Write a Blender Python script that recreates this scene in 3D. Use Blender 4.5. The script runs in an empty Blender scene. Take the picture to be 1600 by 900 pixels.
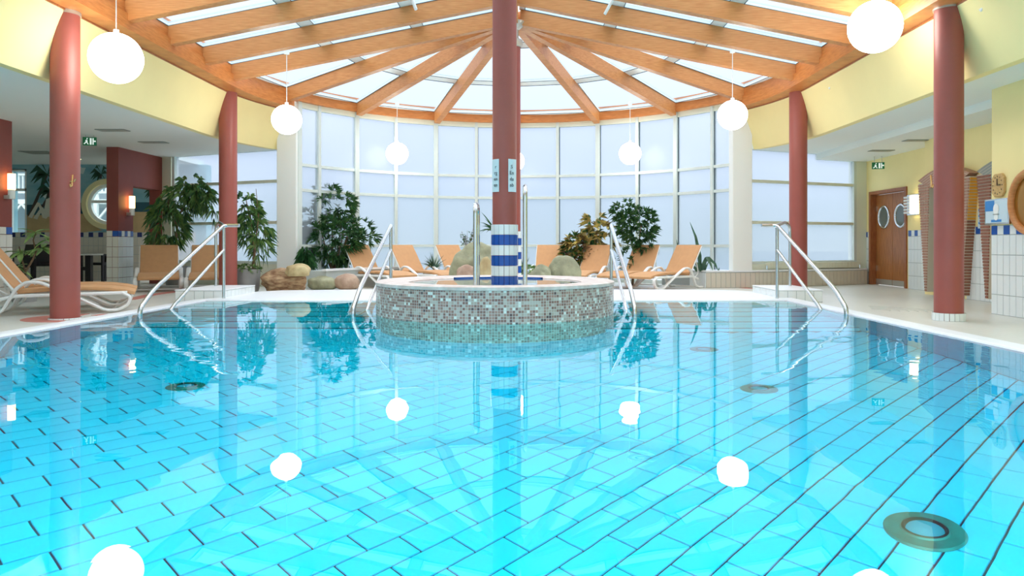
import bpy, math, random
from mathutils import Vector, Matrix
random.seed(7)
C = bpy.context.scene.collection
S = bpy.context.scene
PI = math.pi
R_ = math.radians
F, CX, CY, H = 1160.0, 823.0, 382.0, 0.88      # focal length and principal point on the 1600x900 frame, eye height over the deck
# ------------------------------------------------------------------ camera, world, exposure
cd = bpy.data.cameras.new('camera'); cam = bpy.data.objects.new('camera', cd); C.objects.link(cam)
cam.location = (0, 0, H); cam.rotation_euler = (PI/2, 0, 0)
cd.sensor_width = 36; cd.lens = 36*F/1600; cd.shift_x = -(CX-800)/1600; cd.shift_y = -(450-CY)/1600
cd.clip_start = 0.05; cd.clip_end = 300
S.camera = cam
w = bpy.data.worlds.new('overcast_sky'); S.world = w; w.use_nodes = True
nt = w.node_tree; bg = nt.nodes['Background']
tc = nt.nodes.new('ShaderNodeTexCoord'); sx = nt.nodes.new('ShaderNodeSeparateXYZ'); rp = nt.nodes.new('ShaderNodeValToRGB')
nt.links.new(tc.outputs['Generated'], sx.inputs[0]); nt.links.new(sx.outputs['Z'], rp.inputs[0]); nt.links.new(rp.outputs[0], bg.inputs[0])
e = rp.color_ramp.elements
e[0].position = 0.0; e[0].color = (.155, .195, .205, 1)
e[1].position = 1.0; e[1].color = (1.25, 1.27, 1.3, 1)
for p, c in ((.05, (.185, .225, .25, 1)), (.08, (.235, .265, .31, 1)), (.16, (.30, .32, .37, 1)), (.32, (.36, .39, .43, 1)), (.6, (.70, .73, .76, 1))):
    n = e.new(p); n.color = c
bg.inputs[1].default_value = 2.6
S.view_settings.view_transform = 'Standard'; S.view_settings.look = 'None'; S.view_settings.gamma = 1
S.view_settings.exposure = 0.77
for x_ in (-3.7, -1.7, .8, 2.8):                            # unseen underwater fill lights, added to brighten the pool floor
    ld = bpy.data.lights.new('pool_fill_light', 'AREA'); ld.shape = 'DISK'; ld.size = .3; ld.energy = 80; ld.color = (.9, 1, 1)
    lo = bpy.data.objects.new('pool_fill_light', ld); C.objects.link(lo); lo.location = (x_, -1.93, -.5); lo.rotation_euler = (R_(84), 0, 0)
S.cycles.max_bounces = 10; S.cycles.diffuse_bounces = 5; S.cycles.transparent_max_bounces = 16
S.cycles.sample_clamp_indirect = 6.0

# ------------------------------------------------------------------ materials
def lin(c): return tuple((v/255/12.92 if v/255 <= .04045 else ((v/255+.055)/1.055)**2.4) for v in c)
def mat(name, rgb, rough=.5, metal=0, noise=0, nscale=8, bump=0, bscale=60, emit=None, es=1, spec=.5, stretch=None, rgb2=None):
    m = bpy.data.materials.new(name); m.use_nodes = True
    t = m.node_tree; b = t.nodes['Principled BSDF']
    col = lin(rgb)
    b.inputs['Base Color'].default_value = (*col, 1)
    b.inputs['Roughness'].default_value = rough; b.inputs['Metallic'].default_value = metal
    b.inputs['Specular IOR Level'].default_value = spec
    co = t.nodes.new('ShaderNodeTexCoord'); mp = t.nodes.new('ShaderNodeMapping')
    t.links.new(co.outputs['Object'], mp.inputs[0])
    if stretch: mp.inputs['Scale'].default_value = stretch
    if noise or rgb2:
        nz = t.nodes.new('ShaderNodeTexNoise'); nz.inputs['Scale'].default_value = nscale; nz.inputs['Detail'].default_value = 5
        t.links.new(mp.outputs[0], nz.inputs['Vector'])
        r = t.nodes.new('ShaderNodeValToRGB'); t.links.new(nz.outputs['Fac'], r.inputs[0])
        c2 = lin(rgb2) if rgb2 else tuple(max(0, v*(1-noise)) for v in col)
        r.color_ramp.elements[0].position = .35; r.color_ramp.elements[1].position = .65
        r.color_ramp.elements[0].color = (*c2, 1)
        r.color_ramp.elements[1].color = (*col, 1) if rgb2 else (*[min(1, v*(1+noise*.5)) for v in col], 1)
        t.links.new(r.outputs[0], b.inputs['Base Color'])
    if bump:
        n2 = t.nodes.new('ShaderNodeTexNoise'); n2.inputs['Scale'].default_value = bscale
        t.links.new(mp.outputs[0], n2.inputs['Vector'])
        bp = t.nodes.new('ShaderNodeBump'); bp.inputs['Strength'].default_value = bump; bp.inputs['Distance'].default_value = .02
        t.links.new(n2.outputs['Fac'], bp.inputs['Height']); t.links.new(bp.outputs[0], b.inputs['Normal'])
    if emit:
        b.inputs['Emission Color'].default_value = (*lin(emit), 1); b.inputs['Emission Strength'].default_value = es
    return m
M = {}
M['red'] = mat('red_paint', (160, 84, 74), .45, noise=.05, nscale=3)
M['darkred'] = mat('dark_red_paint', (142, 70, 60), .6, noise=.05, nscale=3)
M['yellow'] = mat('yellow_paint', (252, 234, 168), .8, noise=.02, nscale=2)
M['white'] = mat('white_paint', (240, 243, 238), .8)
M['ceil'] = mat('ceiling_paint', (236, 240, 234), .9)
M['cream'] = mat('cream_frame', (226, 228, 208), .5)
M['frame'] = mat('pale_metal_frame', (214, 224, 218), .4, metal=0)
M['gasket'] = mat('dark_gasket', (60, 80, 90), .6)
M['skyframe'] = mat('white_skylight_frame', (236, 246, 246), .4)
M['wood'] = mat('glulam_wood', (206, 130, 68), .42, rgb2=(186, 110, 52), nscale=5, stretch=(1.2, 1.2, 9))
M['rafterwood'] = mat('rafter_wood', (212, 146, 86), .42, rgb2=(194, 124, 66), nscale=5, stretch=(1, 3, 14))
M['wood_dark'] = mat('door_wood', (176, 112, 58), .4, rgb2=(150, 90, 42), nscale=6, stretch=(8, 8, .8))
M['doorframe'] = mat('door_frame_wood', (168, 104, 60), .4, rgb2=(146, 84, 46), nscale=6, stretch=(8, 8, 1))
M['steel'] = mat('brushed_steel', (205, 212, 214), .2, metal=1)
M['zinc'] = mat('zinc_band', (200, 200, 192), .35, metal=.7)
M['tile'] = mat('white_glazed_tile', (232, 238, 236), .15)
M['tile2'] = mat('warm_glazed_tile', (224, 222, 210), .2)
M['tileb'] = mat('beige_glazed_tile', (214, 208, 192), .25)
M['grout'] = mat('grey_grout', (170, 178, 176), .9)
M['blue'] = mat('blue_glazed_tile', (28, 84, 168), .15)
M['navy'] = mat('navy_glazed_tile', (38, 50, 110), .2)
M['coping'] = mat('white_coping', (242, 246, 248), .35, noise=.03, nscale=20)
M['pooltile'] = mat('turquoise_pool_tile', (0, 222, 250), .3, noise=.02, nscale=4)
M['pooltile2'] = mat('turquoise_pool_tile_deep', (0, 217, 247), .3, noise=.02, nscale=4)
M['wallt'] = mat('teal_wall_tile', (40, 176, 200), .2, noise=.06, nscale=4)
M['poolgrout'] = mat('dark_pool_grout', (8, 60, 84), .8)
M['steptile'] = mat('turquoise_step_tile', (70, 214, 232), .3)
M['stepnose'] = mat('dark_step_nosing', (6, 104, 130), .3)
M['tan'] = mat('tan_mesh_fabric', (208, 158, 110), .8, noise=.04, nscale=12, bump=.15, bscale=300)
M['plastic'] = mat('white_resin', (238, 240, 236), .3)
M['black'] = mat('black_stain', (20, 18, 20), .5)
M['pot'] = mat('grey_pot', (150, 152, 150), .5, noise=.06)
M['bowl'] = mat('pale_planter', (205, 216, 216), .5)
M['soil'] = mat('dark_soil', (70, 52, 40), .95, noise=.3, nscale=30)
M['bark'] = mat('bark', (120, 98, 74), .9, noise=.3, nscale=20, bump=.5)
M['leaf'] = mat('dark_green_leaf', (62, 112, 60), .4, rgb2=(34, 80, 42), nscale=6)
M['leafb'] = mat('bamboo_leaf', (92, 132, 66), .45, rgb2=(52, 92, 50), nscale=6)
M['leafl2'] = mat('fresh_leaf', (124, 156, 84), .45, rgb2=(84, 122, 62), nscale=6)
M['leafl'] = mat('light_leaf', (160, 186, 112), .4, rgb2=(96, 140, 70), nscale=8)
M['croton'] = mat('variegated_leaf', (222, 206, 124), .4, rgb2=(120, 96, 56), nscale=5)
M['agave'] = mat('agave_leaf', (70, 110, 84), .4, rgb2=(46, 84, 62), nscale=9)
M['rock_g'] = mat('green_grey_rock', (172, 172, 140), .85, rgb2=(142, 144, 118), nscale=5, bump=.6, bscale=18)
M['rock_p'] = mat('pink_rock', (196, 170, 148), .85, rgb2=(168, 140, 120), nscale=5, bump=.5, bscale=18)
M['rock_b'] = mat('brown_banded_rock', (196, 166, 128), .9, rgb2=(132, 98, 72), nscale=7, bump=1, bscale=12, stretch=(1, 1, 3))
M['rock_y'] = mat('yellow_rock', (204, 188, 142), .85, rgb2=(178, 156, 112), nscale=5, bump=.5, bscale=18)
M['chrome'] = mat('chrome', (220, 224, 226), .1, metal=1)
M['greyglass'] = mat('dim_glass', (96, 104, 96), .1)
M['vent'] = mat('vent_grey', (150, 156, 150), .6)
M['globe'] = mat('glowing_opal_glass', (255, 255, 255), .4, emit=(255, 252, 244), es=7)
M['lamp'] = mat('glowing_warm_glass', (255, 240, 200), .4, emit=(255, 214, 130), es=4)
M['lampc'] = mat('glowing_pale_glass', (255, 250, 220), .4, emit=(255, 240, 180), es=3)
M['green'] = mat('exit_green', (16, 120, 70), .5)
M['signw'] = mat('exit_white', (240, 250, 244), .5, emit=(240, 255, 246), es=.3)
M['brass'] = mat('brass', (226, 184, 120), .25, metal=.8)
M['brick'] = mat('brown_mosaic_strip', (150, 96, 72), .6, noise=.15, nscale=20)
M['brickl'] = mat('pink_brown_mosaic', (184, 140, 118), .6, noise=.12, nscale=20)
M['joint'] = mat('pale_joint', (216, 204, 186), .9)
M['ochre'] = mat('ochre_tile', (226, 160, 46), .5)
M['stone'] = mat('sandstone', (206, 170, 112), .8, noise=.15, nscale=30, bump=.5, bscale=40)
M['paper'] = mat('pale_sign', (206, 226, 230), .5)
M['ink'] = mat('sign_ink', (70, 84, 90), .6)
M['posterb'] = mat('poster_blue', (40, 130, 200), .3)
M['posterl'] = mat('poster_pale', (206, 226, 234), .2)
M['inlay'] = mat('red_floor_inlay', (206, 128, 114), .5, noise=.1, nscale=20)
M['ground'] = mat('pale_pavement', (84, 104, 110), .9, noise=.05, nscale=1)
M['mur_sky'] = mat('mural_sky', (120, 170, 182), .8, rgb2=(150, 190, 196), nscale=1.4, stretch=(1, 1, 3))
M['mur_sea'] = mat('mural_sea', (40, 84, 96), .8, noise=.2, nscale=3)
M['mur_sand'] = mat('mural_sand', (196, 168, 122), .8, noise=.08, nscale=6)
M['mur_palm'] = mat('mural_palm', (40, 82, 62), .8, noise=.3, nscale=8)
M['mur_trunk'] = mat('mural_trunk', (74, 62, 56), .8)
M['mur_fig'] = mat('mural_figure', (216, 214, 196), .8)
M['mur_cloud'] = mat('mural_cloud', (206, 218, 214), .8)

def grid_floor(name, base, line, size, gap):
    m = bpy.data.materials.new(name); m.use_nodes = True; t = m.node_tree; b = t.nodes['Principled BSDF']
    co = t.nodes.new('ShaderNodeTexCoord'); br = t.nodes.new('ShaderNodeTexBrick')
    br.offset = 0; br.inputs['Scale'].default_value = 1; br.inputs['Brick Width'].default_value = size; br.inputs['Row Height'].default_value = size
    br.inputs['Mortar Size'].default_value = gap; br.inputs['Color1'].default_value = (*lin(base), 1)
    br.inputs['Color2'].default_value = (*lin([v*.985 for v in base]), 1); br.inputs['Mortar'].default_value = (*lin(line), 1)
    t.links.new(co.outputs['Object'], br.inputs[0]); t.links.new(br.outputs[0], b.inputs['Base Color'])
    b.inputs['Roughness'].default_value = .35
    return m
M['deck'] = grid_floor('small_pale_floor_tiles', (220, 220, 210), (204, 204, 194), .1, .003)

def mosaic():
    m = bpy.data.materials.new('brown_white_mosaic'); m.use_nodes = True; t = m.node_tree; b = t.nodes['Principled BSDF']
    uv = t.nodes.new('ShaderNodeUVMap')
    def vm(op, a, bval=None):
        n = t.nodes.new('ShaderNodeVectorMath'); n.operation = op; t.links.new(a, n.inputs[0])
        if bval is not None: n.inputs[1].default_value = bval
        return n.outputs[0]
    sc = vm('SCALE', uv.outputs[0]); sc.node.inputs['Scale'].default_value = 1/.031
    fl = vm('FLOOR', sc); fr = vm('FRACTION', sc)
    wn = t.nodes.new('ShaderNodeTexWhiteNoise'); t.links.new(fl, wn.inputs[0])
    nz = t.nodes.new('ShaderNodeTexNoise'); nz.inputs['Scale'].default_value = .28; t.links.new(fl, nz.inputs['Vector'])
    mx = t.nodes.new('ShaderNodeMath'); mx.operation = 'MULTIPLY_ADD'; t.links.new(nz.outputs['Fac'], mx.inputs[0]); mx.inputs[1].default_value = 1.0
    m2 = t.nodes.new('ShaderNodeMath'); m2.operation = 'MULTIPLY'; t.links.new(wn.outputs['Value'], m2.inputs[0]); m2.inputs[1].default_value = .75
    t.links.new(m2.outputs[0], mx.inputs[2])
    m3 = t.nodes.new('ShaderNodeMath'); m3.operation = 'MULTIPLY'; t.links.new(mx.outputs[0], m3.inputs[0]); m3.inputs[1].default_value = .535
    r = t.nodes.new('ShaderNodeValToRGB'); r.color_ramp.interpolation = 'CONSTANT'; t.links.new(m3.outputs[0], r.inputs[0])
    el = r.color_ramp.elements
    cols = [(0, (96, 78, 76)), (.26, (136, 102, 92)), (.36, (168, 132, 118)), (.44, (150, 116, 104)), (.5, (178, 162, 146)), (.57, (188, 178, 166)), (.65, (222, 226, 216)), (.72, (194, 182, 170)), (.78, (238, 240, 232))]
    el[0].position = 0; el[0].color = (*lin(cols[0][1]), 1); el[1].position = cols[-1][0]; el[1].color = (*lin(cols[-1][1]), 1)
    for p, c in cols[1:-1]:
        q = el.new(p); q.color = (*lin(c), 1)
    sp = t.nodes.new('ShaderNodeSeparateXYZ'); t.links.new(fr, sp.inputs[0])
    def edge(o):
        a = t.nodes.new('ShaderNodeMath'); a.operation = 'LESS_THAN'; t.links.new(o, a.inputs[0]); a.inputs[1].default_value = .12; return a.outputs[0]
    ad = t.nodes.new('ShaderNodeMath'); ad.operation = 'MAXIMUM'; t.links.new(edge(sp.outputs[0]), ad.inputs[0]); t.links.new(edge(sp.outputs[1]), ad.inputs[1])
    mi = t.nodes.new('ShaderNodeMix'); mi.data_type = 'RGBA'; t.links.new(ad.outputs[0], mi.inputs[0]); t.links.new(r.outputs[0], mi.inputs[6]); mi.inputs[7].default_value = (*lin((206, 204, 192)), 1)
    t.links.new(mi.outputs[2], b.inputs['Base Color']); b.inputs['Roughness'].default_value = .25
    bp = t.nodes.new('ShaderNodeBump'); bp.invert = True; bp.inputs['Strength'].default_value = .4; bp.inputs['Distance'].default_value = .002
    t.links.new(ad.outputs[0], bp.inputs['Height']); t.links.new(bp.outputs[0], b.inputs['Normal'])
    return m
M['mosaic'] = mosaic()

def pane_mat(name, tint, film, fac):
    m = bpy.data.materials.new(name); m.use_nodes = True; t = m.node_tree; t.nodes.clear()
    o = t.nodes.new('ShaderNodeOutputMaterial'); a = t.nodes.new('ShaderNodeBsdfTransparent'); a.inputs[0].default_value = (*lin(tint), 1)
    d = t.nodes.new('ShaderNodeBsdfTranslucent'); d.inputs[0].default_value = (*lin(film), 1)
    x = t.nodes.new('ShaderNodeMixShader'); x.inputs[0].default_value = fac
    t.links.new(a.outputs[0], x.inputs[1]); t.links.new(d.outputs[0], x.inputs[2])
    g = t.nodes.new('ShaderNodeBsdfGlossy'); g.inputs['Roughness'].default_value = .3
    y = t.nodes.new('ShaderNodeMixShader'); y.inputs[0].default_value = .018
    t.links.new(x.outputs[0], y.inputs[1]); t.links.new(g.outputs[0], y.inputs[2]); t.links.new(y.outputs[0], o.inputs[0])
    return m
M['frost'] = pane_mat('frosted_glass', (196, 206, 216), (200, 208, 222), .35)
M['roofglass'] = pane_mat('roof_glass', (200, 209, 219), (232, 238, 244), .04)
M['clear'] = pane_mat('clear_glass', (244, 250, 250), (240, 250, 250), .03)

def water(name, tint, dist, rough=0.0):
    m = bpy.data.materials.new(name); m.use_nodes = True; t = m.node_tree; t.nodes.clear()
    o = t.nodes.new('ShaderNodeOutputMaterial')
    co = t.nodes.new('ShaderNodeTexCoord')
    n1 = t.nodes.new('ShaderNodeTexNoise'); n1.inputs['Scale'].default_value = 2.2; n1.inputs['Detail'].default_value = 2
    n2 = t.nodes.new('ShaderNodeTexNoise'); n2.inputs['Scale'].default_value = .45; n2.inputs['Detail'].default_value = 1
    t.links.new(co.outputs['Object'], n1.inputs['Vector']); t.links.new(co.outputs['Object'], n2.inputs['Vector'])
    r = t.nodes.new('ShaderNodeMapRange'); r.inputs[1].default_value = .48; r.inputs[2].default_value = .7; r.inputs[3].default_value = .12; r.inputs[4].default_value = 1.0
    t.links.new(n2.outputs['Fac'], r.inputs[0])
    mu = t.nodes.new('ShaderNodeMath'); mu.operation = 'MULTIPLY'; t.links.new(n1.outputs['Fac'], mu.inputs[0]); t.links.new(r.outputs[0], mu.inputs[1])
    bp = t.nodes.new('ShaderNodeBump'); bp.inputs['Strength'].default_value = 1; bp.inputs['Distance'].default_value = dist
    t.links.new(mu.outputs[0], bp.inputs['Height'])
    g = t.nodes.new('ShaderNodeBsdfGlass'); g.inputs['IOR'].default_value = 1.333; g.inputs['Roughness'].default_value = rough
    rf = t.nodes.new('ShaderNodeBsdfRefraction'); rf.inputs['IOR'].default_value = 1.333; rf.inputs['Roughness'].default_value = 0; rf.inputs['Color'].default_value = (*tint, 1)
    gl = t.nodes.new('ShaderNodeBsdfGlossy'); gl.inputs['Roughness'].default_value = 0; gl.inputs['Color'].default_value = (1, 1, 1, 1)
    fr = t.nodes.new('ShaderNodeFresnel'); fr.inputs[0].default_value = 1.333
    mx = t.nodes.new('ShaderNodeMixShader')
    for nd in (rf, gl, fr): t.links.new(bp.outputs[0], nd.inputs['Normal'])
    t.links.new(fr.outputs[0], mx.inputs[0]); t.links.new(rf.outputs[0], mx.inputs[1]); t.links.new(gl.outputs[0], mx.inputs[2])
    t.links.new(mx.outputs[0], o.inputs[0]); t.nodes.remove(g)
    return m
M['water'] = water('pool_water', (.18, 1.0, 1.0), .004)
M['spawater'] = water('spa_water', (.80, .97, 1.0), .0015)

# ------------------------------------------------------------------ mesh helpers
def worigin(p):
    v = Vector((0, 0, 0))
    while p: v += p.location; p = p.parent
    return v
class MB:
    def __init__(s): s.v = []; s.f = []; s.m = []; s.uv = {}
    def add(s, vs, fs, mi=0):
        n = len(s.v); s.v += [tuple(p) for p in vs]
        for f in fs: s.f.append([i+n for i in f]); s.m.append(mi)
        return s
    def box(s, a, b, mi=0):
        x0, y0, z0 = a; x1, y1, z1 = b
        return s.add([(x0,y0,z0),(x1,y0,z0),(x1,y1,z0),(x0,y1,z0),(x0,y0,z1),(x1,y0,z1),(x1,y1,z1),(x0,y1,z1)],
              [(3,2,1,0),(4,5,6,7),(0,1,5,4),(1,2,6,5),(2,3,7,6),(3,0,4,7)], mi)
    def beam(s, p, q, wd, hg, up=(0,0,1), off=0, mi=0):   # box from p to q; wd sideways, hg along up; p, q on its bottom face centre
        p = Vector(p); q = Vector(q); d = (q-p).normalized(); u = Vector(up); r = d.cross(u).normalized(); 
        hv = Vector(up)*hg
        a = r*wd/2
        vs = [p-a, p+a, q+a, q-a, p-a+hv, p+a+hv, q+a+hv, q-a+hv]
        return s.add(vs, [(0,1,2,3),(7,6,5,4),(4,5,1,0),(5,6,2,1),(6,7,3,2),(7,4,0,3)], mi)
    def prism(s, poly, z0, z1, mi=0):
        n = len(poly)
        vs = [(x,y,z0) for x,y in poly]+[(x,y,z1) for x,y in poly]
        return s.add(vs, [list(range(n))[::-1], list(range(n,2*n))]+[(i,(i+1)%n,n+(i+1)%n,n+i) for i in range(n)], mi)
    def slab(s, pts, nrm, th, mi=0):                      # planar polygon in 3-D extruded along nrm
        n = len(pts); k = Vector(nrm)*th
        vs = [Vector(p) for p in pts]; vs = vs+[v+k for v in vs]
        return s.add(vs, [list(range(n))[::-1], list(range(n,2*n))]+[(i,(i+1)%n,n+(i+1)%n,n+i) for i in range(n)], mi)
    def tube(s, pts, r, seg=10, cap=True, flat=1.0, side=None, mi=0):
        pts = [Vector(p) for p in pts]; n = len(pts); rs = r if isinstance(r, (list, tuple)) else [r]*n
        b0 = len(s.v); ref = Vector(side) if side else None
        prev = None
        for i, p in enumerate(pts):
            t = (pts[min(i+1,n-1)]-pts[max(i-1,0)]).normalized()
            if ref is not None: a = ref
            elif prev is None:
                a = t.cross(Vector((0,0,1)));
                if a.length < 1e-3: a = t.cross(Vector((0,1,0)))
            else: a = prev - t*prev.dot(t)
            a = a.normalized(); prev = a
            b = t.cross(a).normalized()
            for k in range(seg):
                an = 2*PI*k/seg
                s.v.append(tuple(p+a*math.cos(an)*rs[i]*flat+b*math.sin(an)*rs[i]))
        for i in range(n-1):
            for k in range(seg):
                s.f.append([b0+i*seg+k, b0+i*seg+(k+1)%seg, b0+(i+1)*seg+(k+1)%seg, b0+(i+1)*seg+k]); s.m.append(mi)
        if cap:
            s.f.append([b0+k for k in range(seg)][::-1]); s.m.append(mi)
            s.f.append([b0+(n-1)*seg+k for k in range(seg)]); s.m.append(mi)
        return s
    def lathe(s, cx, cy, prof, seg=32, mi=0, a0=0, a1=2*PI):
        b0 = len(s.v); full = abs(a1-a0-2*PI) < 1e-6; m = seg if full else seg+1
        for r, z in prof:
            for k in range(m):
                an = a0+(a1-a0)*k/seg; s.v.append((cx+r*math.cos(an), cy+r*math.sin(an), z))
        for i in range(len(prof)-1):
            for k in range(seg):
                k2 = (k+1) % m
                s.f.append([b0+i*m+k, b0+i*m+k2, b0+(i+1)*m+k2, b0+(i+1)*m+k]); s.m.append(mi)
        return s
    def cyl(s, cx, cy, z0, z1, r, seg=24, mi=0):
        s.prism([(cx+r*math.cos(2*PI*k/seg), cy+r*math.sin(2*PI*k/seg)) for k in range(seg)], z0, z1, mi); return s
    def disc(s, c, nrm, r, th, seg=24, r2=None, mi=0):    # disc of radius r (r2 = vertical radius) centred c, facing nrm
        n = Vector(nrm).normalized(); a = n.cross(Vector((0,0,1)));
        if a.length < 1e-3: a = Vector((1,0,0))
        a.normalize(); b = n.cross(a); r2 = r2 or r; c = Vector(c)
        s.slab([c+a*r*math.cos(2*PI*k/seg)+b*r2*math.sin(2*PI*k/seg) for k in range(seg)], n, th, mi); return s
    def ring(s, c, nrm, r, t, seg=32, tseg=8, flat=1):
        n = Vector(nrm).normalized(); a = n.cross(Vector((0,0,1)))
        if a.length < 1e-3: a = Vector((1,0,0))
        a.normalize(); b = n.cross(a); c = Vector(c); b0 = len(s.v)
        for i in range(seg):
            an = 2*PI*i/seg; d = a*math.cos(an)+b*math.sin(an)
            for k in range(tseg):
                ka = 2*PI*k/tseg; s.v.append(tuple(c+d*(r+t*math.cos(ka))+n*t*flat*math.sin(ka)))
        for i in range(seg):
            for k in range(tseg):
                s.f.append([b0+i*tseg+k, b0+((i+1)%seg)*tseg+k, b0+((i+1)%seg)*tseg+(k+1)%tseg, b0+i*tseg+(k+1)%tseg]); s.m.append(0)
        return s
    def build(s, name, mats, parent=None, smooth=False, bevel=0, seg=2, recalc=True):
        o0 = worigin(parent)
        me = bpy.data.meshes.new(name); me.from_pydata([tuple(Vector(p)-o0) for p in s.v], [], s.f)
        for mm in (mats if isinstance(mats, (list, tuple)) else [mats]): me.materials.append(M[mm] if isinstance(mm, str) else mm)
        if any(s.m):
            for p, i in zip(me.polygons, s.m): p.material_index = i
        me.update()
        import bmesh
        if recalc:
            bm = bmesh.new(); bm.from_mesh(me); bmesh.ops.recalc_face_normals(bm, faces=bm.faces); bm.to_mesh(me); bm.free()
        if smooth:
            me.polygons.foreach_set('use_smooth', [True]*len(me.polygons))
            if smooth == 'auto': me.set_sharp_from_angle(angle=R(38))
        o = bpy.data.objects.new(name, me); C.objects.link(o)
        if parent: o.parent = parent
        if bevel:
            b = o.modifiers.new('b', 'BEVEL'); b.width = bevel; b.segments = seg; b.limit_method = 'ANGLE'
        return o
def R(d): return math.radians(d)
def tag(o, label=None, cat=None, group=None, kind=None):
    if label: o['label'] = label
    if cat: o['category'] = cat
    if group: o['group'] = group
    if kind: o['kind'] = kind
    return o
def empty(name, loc=(0,0,0), label=None, cat=None, group=None, kind=None, rz=0):
    o = bpy.data.objects.new(name, None); C.objects.link(o); o.location = loc; o.rotation_euler = (0,0,rz); o.empty_display_size = .1
    return tag(o, label, cat, group, kind)
def copy_tree(o, parent=None):
    c = o.copy(); C.objects.link(c)
    if parent: c.parent = parent
    for ch in list(o.children): copy_tree(ch, c)
    return c
def at(px, py, d): return Vector(((px-CX)*d/F, d, H-(py-CY)*d/F))
def flo(px, py, z=0.0):
    d = F*(H-z)/(py-CY); return Vector(((px-CX)*d/F, d, z))
def arc(pts, n=6):                                        # round the inner corners of a polyline
    pts = [Vector(p) for p in pts]; out = [pts[0]]
    for i in range(1, len(pts)-1):
        a, b, c = pts[i-1], pts[i], pts[i+1]
        r = min((a-b).length, (c-b).length)*.35
        p = b+(a-b).normalized()*r; q = b+(c-b).normalized()*r
        for k in range(n+1):
            t = k/n; out.append(p*(1-t)**2+b*2*t*(1-t)+q*t*t)
    out.append(pts[-1]); return out
def tiles(parent, o, u, v, nrm, nu, nv, tw, th, pick, single=True, gap=.006, thick=.008, name='tile'):
    """pick(i, j) -> material name or None; single: each tile an object, else one stuff mesh"""
    o = Vector(o); u = Vector(u).normalized(); v = Vector(v).normalized(); n = Vector(nrm).normalized()
    base = worigin(parent); cache = {}; joined = MB(); mats = []
    for j in range(nv):
        for i in range(nu):
            mt = pick(i, j)
            if not mt: continue
            c = o+u*(i+.5)*tw+v*(j+.5)*th
            a = u*(tw-gap)/2; b = v*(th-gap)/2; t = n*thick; k = .0025
            a2 = u*((tw-gap)/2-k); b2 = v*((th-gap)/2-k)
            loc = [-a-b, a-b, a+b, -a+b, -a2-b2+t, a2-b2+t, a2+b2+t, -a2+b2+t]
            fs = [(0,1,5,4),(1,2,6,5),(2,3,7,6),(3,0,4,7),(4,5,6,7)]
            if single:
                if mt not in cache:
                    me = bpy.data.meshes.new(name); me.from_pydata([tuple(x) for x in loc], [], fs); me.materials.append(M[mt]); cache[mt] = me
                ob = bpy.data.objects.new(name, cache[mt]); C.objects.link(ob); ob.parent = parent; ob.location = c-base
            else:
                if mt not in mats: mats.append(mt)
                joined.add([c+x for x in loc], fs, mats.index(mt))
    if not single and joined.v:
        ob = joined.build('tile_facing', mats, parent); ob['kind'] = 'stuff'; return ob

# ------------------------------------------------------------------ large setting
XL, XR, YF, ZW = -4.71, 3.82, 10.92, .05          # pool edges and water level
AX, HY = -.23, 12.9                               # axis of the hall, centre of its round end
ZC = 2.85                                         # soffit height
def pol(r, deg, z=None):
    x = AX+r*math.sin(R(deg)); y = HY+r*math.cos(R(deg))
    return (x, y) if z is None else (x, y, z)
# deck: four slabs round the pool
dk = MB()
dk.box((-14, -2, -.2), (XL-.1, YF, 0)); dk.box((XR+.1, -2, -.2), (9, YF, 0)); dk.box((-14, YF, -.2), (9, 19, 0))
deck = tag(dk.build('floor', 'deck'), kind='structure')
tag(MB().box((-60, 18.4, -.5), (60, 120, -.25)).build('ground', 'ground'), kind='structure')

# coping: kerb with overflow slot, and wide white apron at the far end
cp = MB()
cp.box((XL-.19, -2, 0), (XL, YF, .07)); cp.box((XR, -2, 0), (XR+.22, YF, .07))
pool_wall = empty('trim_1', (0, 0, 0), kind='structure')
cp.build('coping', 'coping', pool_wall, bevel=.02)
outer = [flo(x, y, .07) for x, y in ((352, 464), (372, 459), (400, 455.5), (440, 453.5), (520, 452.5), (620, 452), (800, 452), (1000, 452), (1090, 452.5), (1150, 453.5), (1185, 456), (1212, 460), (1240, 465.5))]
ap = MB(); poly = [(XL-.19, YF), (XR+.22, YF)]+[(p.x, p.y) for p in outer[::-1]]
ap.prism(poly, 0, .07); ap.build('apron', 'coping', pool_wall, bevel=.02)
MB().box((XL-.005, -2, -.02), (XL+.02, YF-.0, .045)).build('overflow_edge', 'navy', pool_wall)
MB().box((XR-.02, -2, -.02), (XR+.005, YF-.0, .045)).build('overflow_edge', 'navy', pool_wall)

# basin
ZB = -1.30
basin = empty('pool_basin', (0, 0, 0), kind='structure')
bs = MB(); bs.box((XL-.3, -2, ZB-.3), (XR+.3, YF+.3, ZB-.012)); bs.build('basin_floor', 'poolgrout', basin)
bw = MB(); bw.box((XL-.1, -2, ZB-.02), (XL-.01, YF+.1, 0)); bw.box((XR+.01, -2, ZB-.02), (XR+.1, YF+.1, 0)); bw.box((XL-.1, YF-.0, ZB), (XR+.1, YF+.1, 0)); bw.box((XL-.1, -2.1, ZB), (XR+.1, -2, 0))
bw.build('basin_wall', 'poolgrout', basin)
ncol = int((YF+2)/.25)
for sx_, X in ((1, XL-.01), (-1, XR+.01)):
    tiles(basin, (X, -2, -.02-1.25), (0,1,0), (0,0,1), (sx_,0,0), ncol, 5, .25, .25, lambda i, j: 'wallt', single=False)
# five steps across the far end
for k in range(6):
    z = -.09-.19*k; y0 = YF-.40*(k+1)
    st = MB().box((XL, y0, ZB), (XR, y0+.42, z)).build('step', 'steptile', basin)
    MB().box((XL, y0-.008, z-.03), (XR, y0+.05, z+.004)).build('nosing', 'stepnose', basin)
    for i in range(0): pass
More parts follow.
